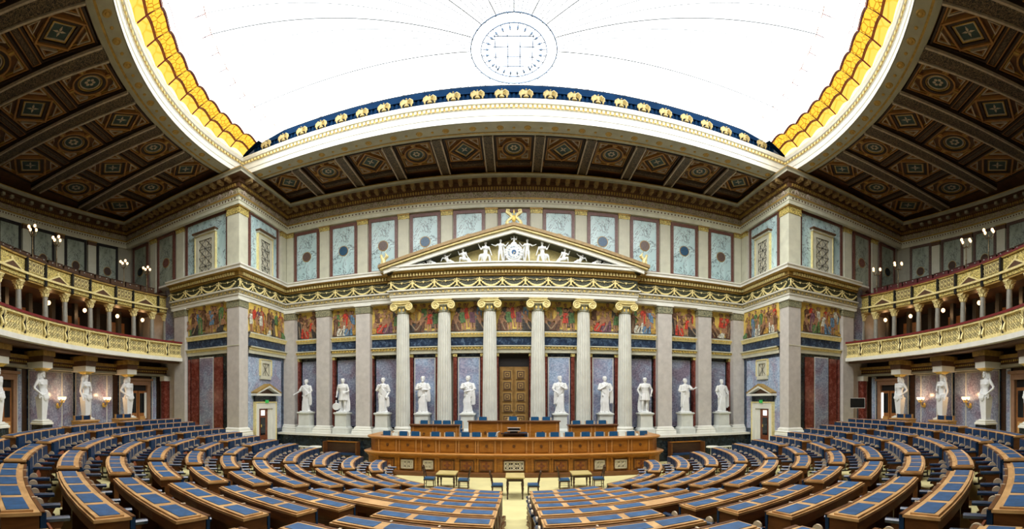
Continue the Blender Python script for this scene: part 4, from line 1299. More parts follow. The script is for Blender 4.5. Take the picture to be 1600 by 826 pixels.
for s in (-1, 1):
    for a in BA:
        M = Matrix.Translation((0, CY, 0)) @ Matrix.Rotation(radians(s * a), 4, 'Z') @ Matrix.Translation((0, -23.0, 0))
        obj('beam', bmesh_, None, ceil, M=M)
    for j in range(9):
        a = 84.2 + BP / 2 - BP * j
        for c, (ra, rb) in enumerate(((14.72, 16.9), (17.35, 19.75), (20.2, 22.75))):
            rm = (ra + rb) / 2
            wd = rm * radians(BP) - .78
            x, y, _ = pol(rm, s * a, 0)
            kind = cofC if (c + j) % 2 else cofD
            obj('coffer', kind, None, ceil, M=TR((x, y, 12.36), s * a, (wd, rb - ra, 1)))
        for rm in (17.12, 19.98):
            wd = rm * radians(BP) - .78
            x, y, _ = pol(rm, s * a, 0)
            obj('coffer_band', bandm, None, ceil, M=TR((x, y, 12.36), s * a, (wd, .36, 1)))
fb = beam_g(3.1, .52).mesh('beam', [ceil_pk, relief, ceil_dk])
for x in (1.21, 3.62, 6.03, 8.5, 11.0):
    for s in (-1, 1):
        obj('beam', fb, None, ceil, M=TR((s * x, 19.5, 0)))
for i in range(-5, 6):
    x = i * 2.42
    obj('coffer', cofD if i % 2 else cofC, None, ceil, M=TR((x, 20.75, 12.36), 0, (1.82, 2.1, 1)))
    obj('coffer_band', bandm, None, ceil, M=TR((x, 22.1, 12.36), 0, (1.82, .5, 1)))

# ================================================================== MOSAIC FRIEZE
robes = [plain('robe_' + n_, c, .6, 0, .75, 9) for n_, c in (('red', (.50, .05, .025)), ('green', (.10, .20, .07)), ('ochre', (.42, .25, .05)), ('white', (.62, .58, .48)), ('purple', (.16, .07, .10)), ('blue', (.12, .22, .34)), ('brown', (.13, .06, .03)), ('dark', (.05, .045, .04)))]
skin_m = plain('mosaic_skin', (.36, .19, .10), .6, 0, .5, 9)
hair_m = plain('mosaic_hair', (.04, .025, .015), .6)
rock_m = plain('mosaic_ground', (.16, .14, .10), .6, 0, .4, 6)
fold_m = plain('mosaic_fold', (.30, .22, .13), .6, 0, .4, 9)
def fig(kind):
    g = G(); d = (0, .03, 0)
    def poly(P, m, y=0.0): g.prism([(x, y, z) for x, z in P], d, m)
    def el(cx, cz, rx, rz, m, y=-.01, n=9): poly([(cx + rx * cos(2 * pi * i / n), cz + rz * sin(2 * pi * i / n)) for i in range(n)], m, y)
    if kind == 0:      # standing in a long robe, an arm out
        poly([(-.17, 0), (.18, 0), (.14, .45), (.16, .98), (.07, 1.06), (-.08, 1.06), (-.17, .95), (-.11, .5)], 0)
        poly([(-.02, .05), (.03, .05), (.06, .7), (.0, .8)], 3, -.012)
        poly([(.12, .98), (.34, .80), (.38, .90), (.16, 1.04)], 1, -.012)
        el(0, 1.17, .075, .095, 1); el(-.01, 1.225, .085, .06, 2, -.005)
    elif kind == 1:    # bare legs, short cloak
        poly([(-.12, 0), (-.05, 0), (-.02, .5), (-.12, .5)], 1); poly([(.04, 0), (.12, 0), (.12, .5), (.02, .5)], 1)
        poly([(-.16, .42), (.17, .45), (.14, .75), (.17, 1.0), (-.16, 1.0), (-.12, .75)], 0, -.01)
        poly([(-.15, 1.0), (-.32, .78), (-.26, .72), (-.10, .9)], 1, -.02)
        poly([(.10, .98), (.24, 1.2), (.19, 1.25), (.05, 1.03)], 1, -.02)
        el(.01, 1.14, .07, .09, 1); el(.02, 1.20, .08, .05, 2, -.005)
    elif kind == 2:    # seated
        poly([(-.30, 0), (.22, 0), (.26, .35), (.10, .48), (-.22, .46), (-.34, .2)], 0)
        poly([(-.05, .4), (.20, .4), (.20, .80), (.12, .88), (.0, .86), (-.06, .74)], 1, -.01)
        poly([(-.02, .72), (-.26, .52), (-.22, .45), (.04, .62)], 1, -.02)
        poly([(.05, .35), (.24, .35), (.24, .6), (.16, .62)], 0, -.02); poly([(-.24, .08), (-.18, .06), (.02, .38), (-.04, .40)], 3, -.012); poly([(-.02, .04), (.04, .04), (.12, .34), (.06, .36)], 2, -.012)
        el(.06, .97, .07, .09, 1); el(.08, 1.02, .08, .055, 2, -.005)
    elif kind == 3:    # kneeling, leaning forward
        poly([(-.1, 0), (.36, 0), (.34, .14), (.12, .30), (.0, .46), (-.14, .40)], 0)
        poly([(-.16, .36), (.06, .34), (.02, .64), (-.10, .72), (-.22, .62)], 1, -.01)
        poly([(-.18, .62), (-.36, .40), (-.30, .34), (-.12, .52)], 1, -.02)
        el(-.19, .80, .065, .085, 1); el(-.17, .85, .075, .05, 2, -.005)
    else:              # bust of a figure behind
        poly([(-.16, .5), (.16, .5), (.18, .9), (.08, 1.0), (-.08, 1.0), (-.18, .9)], 0, .01)
        el(0, 1.10, .065, .085, 1); el(.01, 1.15, .075, .05, 2, -.005)
    return g.mesh('mosaic_figure', [robes[0], skin_m, hair_m, fold_m])
FG = [fig(k) for k in range(5)]
rnd = random.Random(11)
def mosaic(parent, M, wd, n, seed):
    r = random.Random(seed)
    g = G().bx(-wd / 2, wd / 2, -.02, .02, 0, 1.68)
    p = obj('mosaic_panel', g, mosaic_gold, parent, M=M)
    P = [(-wd / 2, .0)]
    for i in range(9):
        P.append((-wd / 2 + wd * (i + .5) / 9, .10 + .09 * r.random()))
    P.append((wd / 2, 0))
    obj('mosaic_ground', G().prism([(x, -.035, z) for x, z in P], (0, .02, 0)), rock_m, p, M=M)
    for lay in range(2):
        for i in range(n):
            x = -wd / 2 + wd * (i + .5 + (.5 if lay == 0 else 0) * (1 if i < n - 1 else -1)) / n + r.uniform(-.06, .06)
            k = r.choice((0, 1, 4, 0)) if lay == 0 else r.choice((0, 2, 3, 2, 1))
            sc = r.uniform(.98, 1.12)
            x = max(-wd / 2 + .32, min(wd / 2 - .32, x))
            z = (.26 if lay == 0 else .06)
            sc *= (1 if lay == 0 else .92)
            Q = M @ Matrix.Translation((x, -.055 - .03 * lay - .004 * i, z)) @ Matrix.Rotation(radians(r.uniform(-9, 9)), 4, 'Y') @ Matrix.Diagonal((sc * r.choice((-1, 1)), 1, sc, 1))
            o = obj('mosaic_figure', FG[k], None, p, M=Q)
            o.material_slots[0].link = 'OBJECT'
            o.material_slots[0].material = r.choice(robes)
for i, (x, wd) in enumerate(((0, 1.8), (2.55, 1.8), (4.97, 1.8), (7.3, 1.65), (9.8, 1.65), (12.28, 1.5))):
    for s in ((1,) if i == 0 else (-1, 1)):
        mosaic(wall_F, TR((s * x, 23.42, 3.78)), wd + .25, 4, i * 2 + s)
for s in (-1, 1):
    mosaic(wallsO[s], TR((s * (XC + .08), 21.0, 3.78), -s * 90), 3.9, 8, 40 + s)
    mosaic(wallsO[s], TR((s * 16.2, 18.40, 3.78)), 2.95, 7, 50 + s)

# ================================================================== GALLERIES
GA0, GA1 = 36.0, 96.3
lat_w, lat_h = 18.14 * radians(4.87) - .38, .58
g = lattice(lat_w, lat_h, 3, 2, .016)
for i in range(3):
    for j in range(2):
        c = (-lat_w / 2 + lat_w * (i + .5) / 3, lat_h * (j + .5) / 2)
        g.tube([(c[0] + .12 * cos(2 * pi * k / 10), 0, c[1] + .12 * sin(2 * pi * k / 10)) for k in range(11)], .016, 4, 0, False)
g.bx(-lat_w / 2 - .03, lat_w / 2 + .03, -.03, .03, -.05, 0).bx(-lat_w / 2 - .03, lat_w / 2 + .03, -.03, .03, lat_h, lat_h + .05)
g.bx(-lat_w / 2 - .03, -lat_w / 2, -.03, .03, 0, lat_h).bx(lat_w / 2, lat_w / 2 + .03, -.03, .03, 0, lat_h)
g.bx(-lat_w / 2, lat_w / 2, .025, .03, 0, lat_h, 1)
latm = g.mesh('lattice_panel', [gold_lt, shadow_m])
g = G()
for q in (-.09, .09):
    g.tube([(q, -.03, .02), (q, -.11, .12), (q, -.07, .28), (q, -.02, .40), (q, -.09, .52), (q, -.12, .60), (q, -.03, .64)], [.05, .06, .045, .04, .055, .05, .03], 7)
g.bx(-.13, .13, 0, .08, 0, .66)
consm = g.mesh('scroll_console', gold_lt, True)
postm = G().bx(-.03, .03, -.12, .10, 0, .76).bx(-.16, .16, .03, .12, 0, .70).mesh('baluster_post', metal_dk)
PAN = 4.88
post_a = [96.2 - .0 + 0] + [91.35 - PAN * i for i in range(12)]
bench_k = G().bx(-.52, .52, -.06, .06, 0, .46, 0).bx(-.52, .52, -.10, .40, .0, .06, 0).bx(-.54, .54, -.09, .09, .46, .50, 1)
for q in (-.26, .26):
    bench_k.ell((q, .10, .38), (.03, .03, .03), 2, 6, 4)
    bench_k.ell((q, .13, .38), (.03, .03, .03), 2, 6, 4)
col_lat = G().ring([[(r * cos(2 * pi * i / 14), r * sin(2 * pi * i / 14), z) for i in range(14)] for r, z in ((.15, 3.45), (.155, 3.8), (.13, 5.0))], 0)
colm = col_lat.mesh('shaft', plain('gallery_column_stone', (.30, .29, .24), .4), True)
basm = G().bx(-.2, .2, -.2, .2, 2.6, 3.3).lathe([(.2, 3.3), (.21, 3.36), (.16, 3.45)], n=12).mesh('column_base', gold_dk)
g = G().lathe([(.13, 4.98), (.15, 5.0), (.13, 5.04), (.15, 5.2), (.24, 5.36)], n=14)
for k in range(8):
    a = 2 * pi * k / 8
    g.tube([(.14 * cos(a), .14 * sin(a), 5.04), (.17 * cos(a), .17 * sin(a), 5.16), (.23 * cos(a), .23 * sin(a), 5.18)], [.04, .035, .02], 5)
    g.tube([(.15 * cos(a + .4), .15 * sin(a + .4), 5.18), (.22 * cos(a + .4), .22 * sin(a + .4), 5.30), (.29 * cos(a + .4), .29 * sin(a + .4), 5.33)], [.04, .03, .03], 5)
g.bx(-.22, .22, -.22, .22, 5.36, 5.41)
capm = g.mesh('capital', gold_lt, True)
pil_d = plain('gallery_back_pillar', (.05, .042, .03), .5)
lattice_up = {}
def globe_cluster(par, top):
    for dx, dy in ((-.26, 0), (.26, 0), (-.09, -.22), (.09, .22)):
        obj('arm', G().tube([(0, 0, top - .30), (dx * .6, dy * .6, top - .34), (dx, dy, top - .20), (dx, dy, top - .12)], .018, 5), bronze, par, True)
        obj('globe', G().ell((dx, dy, top + .03 * (abs(dx) < .1)), (.07, .07, .08), 0, 10, 8), lamp_glow, par, True)
cand = thing('candelabrum', '', 'lamp', (0, 0, 0), 0, 'lamp standards on the upper gallery rail')
obj('pole', G().lathe([(.09, 0), (.10, .06), (.04, .12), (.03, .5), (.045, .54), (.028, .6), (.022, 1.2), (.04, 1.24), (.02, 1.30), (.03, 1.36)], n=10), bronze, cand, True)
globe_cluster(cand, 1.52)
first_c = True
def lamp(par, loc, e, r=.06):
    ld = bpy.data.lights.new('lamp_light', 'POINT'); ld.energy = e; ld.color = (1.0, .62, .32); ld.shadow_soft_size = r
    lo = bpy.data.objects.new('lamp_light', ld); link(lo, par, Matrix.Translation(Vector(loc)))
for s in (-1, 1):
    nm = SIDE[s]
    # ---- lower balcony
    t = thing('balcony', 'curved gilt lattice balcony of the %s gallery with white lower rim' % nm, 'balcony', (pol(18.1, s * 75)[0], pol(18.1, s * 75)[1], 2.3), s * 75, 'gallery balconies')
    def A(r0, r1, z0, z1, a0=GA0, a1=GA1): return G().arc(r0, r1, s * a0, s * a1, z0, z1, 0, 44)
    obj('floor_slab', A(18.2, 23.4, 2.36, 2.6), brown_dk, t)
    obj('white_rim', A(17.98, 18.3, 2.32, 2.52), stone_w, t)
    obj('underside_moulding', A(18.25, 18.7, 2.22, 2.36), brown_dk, t)
    obj('gilt_base', A(18.06, 18.26, 2.52, 2.64), gold_lt, t)
    obj('top_moulding', A(18.02, 18.30, 3.30, 3.38), gold_lt, t)
    obj('handrail', A(17.98, 18.36, 3.38, 3.48), red_rail, t)
    for a in post_a:
        x, y, _ = pol(18.14, s * a)
        p = obj('baluster_post', postm, None, t, M=TR((x, y, 2.62), s * a + 180))
        cc = obj('scroll_console', consm, None, p, M=TR(pol(18.12, s * a, 2.64), s * a + 180))
    for i in range(len(post_a) - 1):
        a = (91.35 - PAN * (i - .5)) if i else 93.8
        x, y, _ = pol(18.14, s * a)
        wsc = 1 if i else .88
        obj('lattice_panel', latm, None, t, M=TR((x, y, 2.69), s * a + 180, (wsc, 1, 1)))
    # ---- colonnade of the upper gallery
    cols = []
    for q in range(5):
        cols += [92.2 - 9.75 * q, 88.0 - 9.75 * q]
    cols += [95.2]
    for i, a in enumerate(sorted(cols, reverse=True)):
        x, y, _ = pol(19.8, s * a)
        if i == 0 and s == -1:
            cp_ = thing('gallery_column', '', 'column', (0, 0, 0), 0, 'small columns of the upper galleries')
            obj('column_base', basm, None, cp_); obj('shaft', colm, None, cp_); obj('capital', capm, None, cp_)
            relabel(cp_, 'small gilt-capped gallery column, %s from the statue wall, left gallery' % ORD[i + 1], TR((x, y, 0), s * a))
        else:
            dup(cp_, TR((x, y, 0), s * a), 'small gilt-capped gallery column, %s from the statue wall, %s gallery' % (ORD[i + 1], nm))
    t = thing('upper_gallery', 'gilt parapet and cornice of the %s upper gallery carried by small columns' % nm, 'gallery', (pol(19.8, s * 75)[0], pol(19.8, s * 75)[1], 5.4), s * 75, 'upper galleries')
    obj('architrave', A(19.58, 20.1, 5.41, 5.50), gold_dk, t)
    obj('scroll_band', A(19.54, 20.1, 5.50, 5.68), scroll_gold, t)
    obj('cornice', A(19.44, 20.1, 5.68, 5.78), gold_lt, t)
    obj('parapet_band', A(19.62, 20.1, 5.78, 6.48), scroll_gold, t)
    obj('gilt_top', A(19.54, 20.1, 6.42, 6.50), gold_dk, t)
    obj('handrail', A(19.52, 19.94, 6.50, 6.57), red_rail if s > 0 else dark_wood, t)
    obj('floor_slab', A(20.0, 23.5, 5.55, 5.75), brown_dk, t)
    for q in range(6):
        a = 90.1 - 9.75 * q
        # small pediment over the narrow bay
        M = TR(pol(19.50, s * a, 0), s * a + 180)
        g = G()
        g.prism([(-.86, .0, 5.76), (0, .0, 6.17), (.86, .0, 5.76), (.62, .0, 5.80), (0, .0, 6.07), (-.62, .0, 5.80)], (0, .16, 0), 0)
        g.bx(-.88, .88, -.02, .18, 5.70, 5.78, 0)
        g.prism([(-.7, .02, 5.78), (0, .02, 6.08), (.7, .02, 5.78)], (0, .02, 0), 1)
        g.ell((0, .08, 6.22), (.07, .05, .09), 0, 6, 5)
        obj('small_pediment', g.xf(M), [gold_lt, brown_dk], t)
        for e in (-1, 1):
            M2 = TR(pol(19.50, s * (a + e * 2.9), 0), s * (a + e * 2.9) + 180)
            obj('dark_console', G().bx(-.08, .08, -.02, .1, 5.42, 5.85).bx(-.05, .05, -.04, .1, 5.85, 6.45).ell((0, .02, 5.9), (.09, .07, .10), 0, 6, 5).xf(M2), metal_dk, t)
        for j, (c0, wd) in enumerate(((4.87, 3.9),)):
            aa = a - c0
            ww = 19.56 * radians(wd)
            if 'l' not in lattice_up:
                gg = lattice(ww, .48, 5, 2, .014).bx(-ww / 2, ww / 2, .025, .035, 0, .48, 1)
                lattice_up['l'] = gg.mesh('lattice_panel', [gold_lt, brown_dk])
            x, y, _ = pol(19.56, s * aa)
            obj('lattice_panel', lattice_up['l'], None, t, M=TR((x, y, 5.88), s * aa + 180))
    # benches of the upper gallery
    bm_ = bench_k.mesh('gallery_bench', [red_seat if s > 0 else brown_dk, dark_wood, white_p]) if True else None
    kk = 0
    for row in range(2):
        for q in range(15):
            a = 92.6 - 3.35 * q - row * .5
            x, y, _ = pol(20.45 + row * 1.0, s * a)
            o = obj('gallery_bench', bm_, None, None, M=TR((x, y, 6.66 + row * .36), s * a))
            tag(o, 'dark %s bench in the %s gallery, %s row, %s from the statue wall' % ('red' if s > 0 else 'brown', nm, ('front', 'back')[row], ORD[q + 1]), 'bench', 'upper gallery benches')
            kk += 1
    obj('seat_steps', G().arc(20.3, 21.3, s * GA0, s * GA1, 5.75, 6.66, 0, 40).arc(21.3, 23.4, s * GA0, s * GA1, 5.75, 7.02, 0, 40), brown_dk, t)
    # candelabra on the rail
    for j, a in enumerate((65.6, 70.7, 85.6, 90.8) if s < 0 else (67.0, 71.8, 86.9, 91.8)):
        M = TR(pol(19.72, s * a, 6.50), s * a)
        lab = 'tall globe lamp standard on the %s gallery rail, %s from the statue wall' % (nm, ORD[4 - j])
        if first_c: relabel(cand, lab, M); first_c = False
        else: dup(cand, M, lab)
    # ---- dark rooms behind the colonnade
    wl = wall_L if s < 0 else wall_R
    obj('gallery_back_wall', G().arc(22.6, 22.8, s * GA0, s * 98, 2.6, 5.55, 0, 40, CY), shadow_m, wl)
    for q in range(13):
        a = 93.0 - 4.6 * q
        obj('back_pillar', G().arc(21.3, 21.55, s * (a - .35), s * (a + .35), 2.6, 5.55), pil_d, wl)
        if q % 2:
            obj('wood_panel', G().arc(22.52, 22.6, s * (a + .8), s * (a + 3.4), 3.9, 5.1), pale_or, wl)
    for j, a in enumerate((92.5, 87, 80, 72.5, 66.5, 60)):
        t2 = thing('ceiling_globe_lamp', 'small glowing globe under the %s upper gallery, %s from the statue wall' % (nm, ORD[j + 1]), 'lamp', pol(20.9, s * a, 5.5), 0, 'gallery globe lamps')
        x, y, _ = pol(20.9, s * a)
        obj('stem', G().tube([(x, y, 5.55), (x, y, 5.22)], .02, 6), bronze, t2)
        obj('globe', G().ell((x, y, 5.14), (.12, .12, .12), 0, 10, 8), lamp_glow, t2, True)
        lamp(t2, (x, y, 4.92), 8)
    # ---- below the balcony
    base = obj('ground_wall', G().arc(20.3, 20.6, s * 30, s * 98, -1.62, 2.36, 0, 50), dark_wood, wl)
    obj('lower_beam', G().arc(19.75, 20.3, s * 30, s * 97, 1.62, 1.90, 0, 50), brown_dk, wl)
    obj('pale_moulding', G().arc(19.62, 20.3, s * 30, s * 97, 1.90, 2.05, 0, 50), gold_dk, wl)
    obj('pale_moulding', G().arc(19.70, 20.3, s * 30, s * 97, 1.50, 1.62, 0, 50), stone_dk, wl)
    g = G()
    for i in range(150):
        a = 34 + i * .42
        g.arc(19.70, 19.75, s * a, s * (a + .12), 1.72, 1.80)
    obj('bead_row', g, gold, wl, kind='stuff')
    for a0, a1, m in ((70.1, 73.2, violet_m), (73.5, 75.6, violet_m), (79.7, 82.9, violet_m), (83.2, 84.2, violet_m), (76.2, 79.4, violet_m) if False else (66.6, 69.8, violet_m), (76.4, 79.4, violet_m), (86.0, 86.9, bluegrey_m), (93.3, 94.0, bluegrey_m), (64.3, 64.9, bluegrey_m), (56.5, 57.1, bluegrey_m)):
        q = obj('marble_slab', G().arc(20.2, 20.31, s * a0, s * a1, -1.45, 1.42), m, wl)
        obj('border', G().arc(20.23, 20.31, s * (a0 - .12), s * (a1 + .12), -1.5, 1.47), stone_w, q)
        obj('blue_edge', G().arc(20.25, 20.31, s * (a0 - .3), s * (a1 + .3), -1.55, 1.5), blueband_m, q)
    for a in (94.9,):
        p = obj('red_column', G().arc(19.45, 19.8, s * (a - .6), s * (a + .6), -1.62, 1.20), red_m, wl)
        obj('capital', G().arc(19.40, 19.85, s * (a - .75), s * (a + .75), 1.20, 1.5), stone_w, p)
    for n_, a in ((4 if s < 0 else 5, 89.9), (6 if s < 0 else 7, 61.0)):
        M = TR(pol(20.30, s * a, -1.62), s * a)
        g = G().bx(-.95, -.70, 0, .22, 0, 2.55).bx(.70, .95, 0, .22, 0, 2.55).bx(-.95, .95, 0, .24, 2.55, 2.82).bx(-1.05, 1.05, 0, .34, 2.82, 2.95)
        d = obj('door_%d' % n_, g, [plain('door_surround', (.30, .17, .10), .4, 0, .15, 4)], None, M=M); d['kind'] = 'structure'
        obj('opening', G().bx(-.70, .70, 0, .05, 0, 2.55), shadow_m, d, M=M)
        for e in (-1, 1):
            lf = obj('door_leaf', G().bx(*sorted((e * .03, e * .66)), .05, .12, 0, 2.2), wood('door_oak', (.24, .09, .025), (.36, .15, .045)), d, M=M)
            obj('glazing', G().bx(*sorted((e * .14, e * .55)), .10, .13, .85, 2.05), glass_dk, lf, M=M)
            obj('lower_panel', G().bx(*sorted((e * .14, e * .55)), .10, .15, .15, .65), bench_tan, lf, M=M)
        obj('bright_pane', G().bx(*sorted((s * .50, s * .68)), .10, .14, .5, 2.1) if n_ < 6 else G().bx(-.02, .02, .1, .13, 2.2, 2.3), lamp_int if s > 0 and n_ < 6 else white_p, d, M=M)
        o = obj('exit_sign', G().bx(-.15, .15, .3, .36, 3.28, 3.48), exit_glow, None, M=M)
        tag(o, 'green exit sign above the %s door under the %s gallery' % ('corner' if a > 80 else 'farther rear', nm), 'exit sign', 'green exit signs')
    # wall sconces with glowing cups
    for j, a in enumerate((72.3, 82.2)):
        M = TR(pol(20.2, s * a, 0), s * a)
        t2 = thing('wall_sconce', 'lit gilt wall sconce on violet marble under the %s gallery, %s from the statue wall' % (nm, ('second', 'first')[j]), 'lamp', pol(20.2, s * a, .1), 0, 'gilt wall sconces')
        obj('bracket', G().tube([(0, 0, -.30), (0, .15, -.38), (0, .30, -.22), (0, .36, .05)], [.05, .035, .03, .05], 8).ell((0, .02, -.28), (.10, .04, .14), 0, 8, 6).xf(M), gold, t2, True)
        for dx, dy in ((-.20, .34), (-.07, .44), (.07, .44), (.20, .34)):
            obj('branch', G().tube([(0, .32, -.05), (dx * .7, dy, -.10), (dx, dy, .02)], .02, 5).xf(M), gold, t2)
            obj('cup', G().lathe([(.03, .02), (.075, .08), (.085, .17)], (dx, dy, 0), 10).xf(M), lamp_glow, t2, True)
        lamp(t2, pol(19.62, s * a, .30), 22)
    # corner ledge stone of the main wall above the balcony end
def caryatid(male):
    g = G()
    R = [(-.16, .06), (-.16, .0)]
    # tapering square shaft
    g.ring([[(a * w_, b * w_ * .85, z) for a, b in ((-1, -1), (1, -1), (1, 1), (-1, 1))] for w_, z in ((.074, .0), (.112, .46))])
    g.ell((0, 0, .48), (.122, .098, .07), 0, 16, 8)
    pel = (.012, 0, .52); che = (0, 0, .72); nk = (0, 0, .83)
    torso(g, pel, che, nk, 1.08, 1.06, not male)
    g.tube([(0, .005, .81), (0, -.005, .885)], [.042, .036], 10)
    head(g, 0, -.012, .932, 1.02, 12 if male else -10, male, 1, 14)
    for q in (-1, 1):
        g.tube([(q * .045, .03, .96), (q * .075, .045, .88), (q * .085, .04, .80)], [.028, .034, .018], 8)
    g.tube([(-.05, .04, .975), (0, .05, .99), (.05, .04, .975)], .03, 8)
    for k in range(6):
        o_ = .02 * k
        g.tube([(-.13, -.02, .54 - o_), (-.03, -.105, .50 - o_), (.09, -.09, .54 - o_), (.135, .02, .56 - o_)], [.017] * 4, 6)
    for k in range(5):
        g.tube([(-.06 + .035 * k, -.100, .50), (-.055 + .034 * k, -.110, .43), (-.06 + .034 * k, -.104, .36 + .025 * abs(k - 2))], [.018, .020, .012], 6)
    if male:
        arm(g, (-.135, 0, .79), (-.225, .03, .64), (-.12, -.05, .535), 1.05, 1)
        arm(g, (.135, 0, .79), (.17, .03, .62), (.12, -.06, .50), 1.05, -1)
    else:
        arm(g, (-.125, 0, .79), (-.17, .01, .60), (-.155, -.05, .44), 1, 1)
        arm(g, (.125, 0, .79), (.18, -.01, .62), (.05, -.12, .60), 1, -1)
    return g
HC = 2.22
cm = {k: sculpt('caryatid_body', caryatid(k).xf(Matrix.Scale(HC, 4)), statue_m, .012, 1) for k in (True, False)}
for s in (-1, 1):
    for j, a in enumerate((85.0, 75.3, 65.6, 56.1)):
        male = j != 1
        x, y, _ = pol(19.15, s * a)
        t = thing('caryatid', 'white %s herm statue carrying the %s gallery, %s from the statue wall' % ('bearded male' if male else 'female', SIDE[s], ORD[j + 1]), 'statue', (x, y, -1.62), s * a + 180, 'herm statues under the galleries')
        M = TR((x, y, -.86), s * a + 180, (-1 if s > 0 else 1, 1, 1)) @ Matrix.Rotation(0, 4, 'Z')
        # the sculpted figure looks to -y locally, turn it to the hall
        M = TR((x, y, -.86), s * a + 180, (-s, 1, 1))
        obj('figure', cm[male], None, t, M=M)
        def blk(prof, nm_, m, r=0):
            g = G().ring([[(p[0] * q, p[1] * q * .9, z) for p in ((-1, -1), (1, -1), (1, 1), (-1, 1))] for q, z in prof])
            return obj(nm_, g.xf(TR((x, y, 0), s * a)), m, t)
        blk([(.36, -1.62), (.36, -1.10)], 'dark_plinth', black_m)
        blk([(.40, -1.10), (.40, -1.02), (.34, -.98), (.36, -.93), (.26, -.90), (.24, -.86)], 'foot_block', stone_w)
        blk([(.20, 1.34), (.24, 1.40), (.34, 1.46)], 'gilt_cushion', gold)
        o = obj('entablature_block', G().bx(-.36, .36, -.7, .34, 1.46, 1.74, 0).bx(-.39, .39, -.7, .38, 1.74, 2.0, 1).bx(-.44, .44, -.7, .44, 2.0, 2.24, 2).xf(TR((x, y, 0), s * a)), [stone_w, brown_dk, gold_dk], t)

# ================================================================== TRIBUNE
t = thing('tribune', 'broad two-tier oak presidential tribune with carved panels in front of the statues', 'tribune desk', (0, 19.5, FLOOR))
def podpath(x, y, r, yb):
    P = [(-x, yb)]
    for i in range(7):
        a = pi / 2 * i / 6
        P.append((-x + r - r * cos(a), y + r - r * sin(a)))
    P += [(-p[0], p[1]) for p in P[::-1]]
    return P
YP = 18.8
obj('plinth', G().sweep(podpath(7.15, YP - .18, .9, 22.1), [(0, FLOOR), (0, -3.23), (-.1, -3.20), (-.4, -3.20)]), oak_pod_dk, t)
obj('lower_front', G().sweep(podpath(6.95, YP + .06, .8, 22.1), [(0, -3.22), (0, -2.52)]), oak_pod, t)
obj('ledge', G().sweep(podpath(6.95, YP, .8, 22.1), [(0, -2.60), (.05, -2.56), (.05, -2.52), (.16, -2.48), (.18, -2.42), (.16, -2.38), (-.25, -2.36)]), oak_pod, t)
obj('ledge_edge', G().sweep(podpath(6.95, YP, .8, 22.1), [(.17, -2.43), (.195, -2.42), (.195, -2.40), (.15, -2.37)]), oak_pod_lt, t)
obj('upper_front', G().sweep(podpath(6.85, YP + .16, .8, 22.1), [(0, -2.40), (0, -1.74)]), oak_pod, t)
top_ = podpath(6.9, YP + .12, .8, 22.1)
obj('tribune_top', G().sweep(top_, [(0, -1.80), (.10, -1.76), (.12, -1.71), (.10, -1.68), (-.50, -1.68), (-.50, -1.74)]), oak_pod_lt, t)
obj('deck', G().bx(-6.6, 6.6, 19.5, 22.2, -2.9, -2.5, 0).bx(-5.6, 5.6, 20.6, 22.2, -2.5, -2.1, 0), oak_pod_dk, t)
CELL = [(0, .42), (1.22, .26), (2.09, .26), (2.97, .26), (3.85, .22), (4.83, .27), (5.80, .30)]
for i, (x, hw) in enumerate(CELL):
    for s in ((1,) if i == 0 else (-1, 1)):
        X = s * x
        grille = i in (0, 4, 5)
        yf = YP + .06
        g = G().bx(X - hw - .05, X + hw + .05, yf - .05, yf, -3.14, -2.68, 0)
        p = obj('cabinet_frame', g, oak_pod_dk, t)
        if grille:
            obj('opening', G().bx(X - hw, X + hw, yf - .055, yf, -3.10, -2.72), shadow_m, p)
            obj('grille', lattice(2 * hw, .38, 3 if i else 3, 2, .018).xf(Matrix.Translation((X, yf - .075, -3.10))), grate_m, p)
            obj('grille_frame', G().bx(X - hw, X - hw + .03, yf - .1, yf, -3.10, -2.72).bx(X + hw - .03, X + hw, yf - .1, yf, -3.10, -2.72).bx(X - hw, X + hw, yf - .1, yf, -2.75, -2.72).bx(X - hw, X + hw, yf - .1, yf, -3.10, -3.07), grate_m, p)
        else:
            g = G().bx(X - hw, X + hw, yf - .07, yf, -3.11, -2.71, 0)
            for r0, r1 in ((.17, .14),):
                for dx, dz in ((-1, 0), (1, 0), (0, 1), (0, -1)):
                    g.ob((X + dx * .11, yf - .08, -2.91 + dz * .11), (.09, .03, .09), 0, 1)
            disc(g, (X, 0, -2.91), .075, yf - .12, yf - .07, 1, 14)
            for q in (-1, 1):
                g.bx(X + q * (hw - .05) - .015, X + q * (hw - .05) + .015, yf - .09, yf, -3.08, -2.74, 1)
            g.bx(X - hw + .04, X + hw - .04, yf - .09, yf, -2.76, -2.73, 1).bx(X - hw + .04, X + hw - .04, yf - .09, yf, -3.09, -3.06, 1)
            obj('carved_panel', g, [oak_pod, red_wood], p)
        yu = YP + .16
        hu = hw + (.08 if i == 0 else .06)
        q = obj('front_panel', G().bx(X - hu, X + hu, yu - .03, yu, -2.33, -1.80), oak_pod, t)
        obj('rosette', G().ring([[(X + r * cos(2 * pi * k / 12), y, -2.05 + r * sin(2 * pi * k / 12)) for k in range(12)] for r, y in ((.07, yu - .03), (.06, yu - .06), (.03, yu - .05), (.02, yu - .08))]), oak_pod_dk, q)
        for e in (-1, 1):
            for dd in (.04,):
                xx = X + e * (hu + .06)
                obj('stile', G().bx(xx - .035, xx + .035, yu - .05, yu, -2.37, -1.76), oak_pod_lt, t)
            xx = X + e * (hw + .14)
            obj('lower_pilaster', G().bx(xx - .045, xx + .045, yf - .06, yf, -3.2, -2.62).bx(xx - .06, xx + .06, yf - .09, yf, -2.64, -2.56), oak_pod, t)
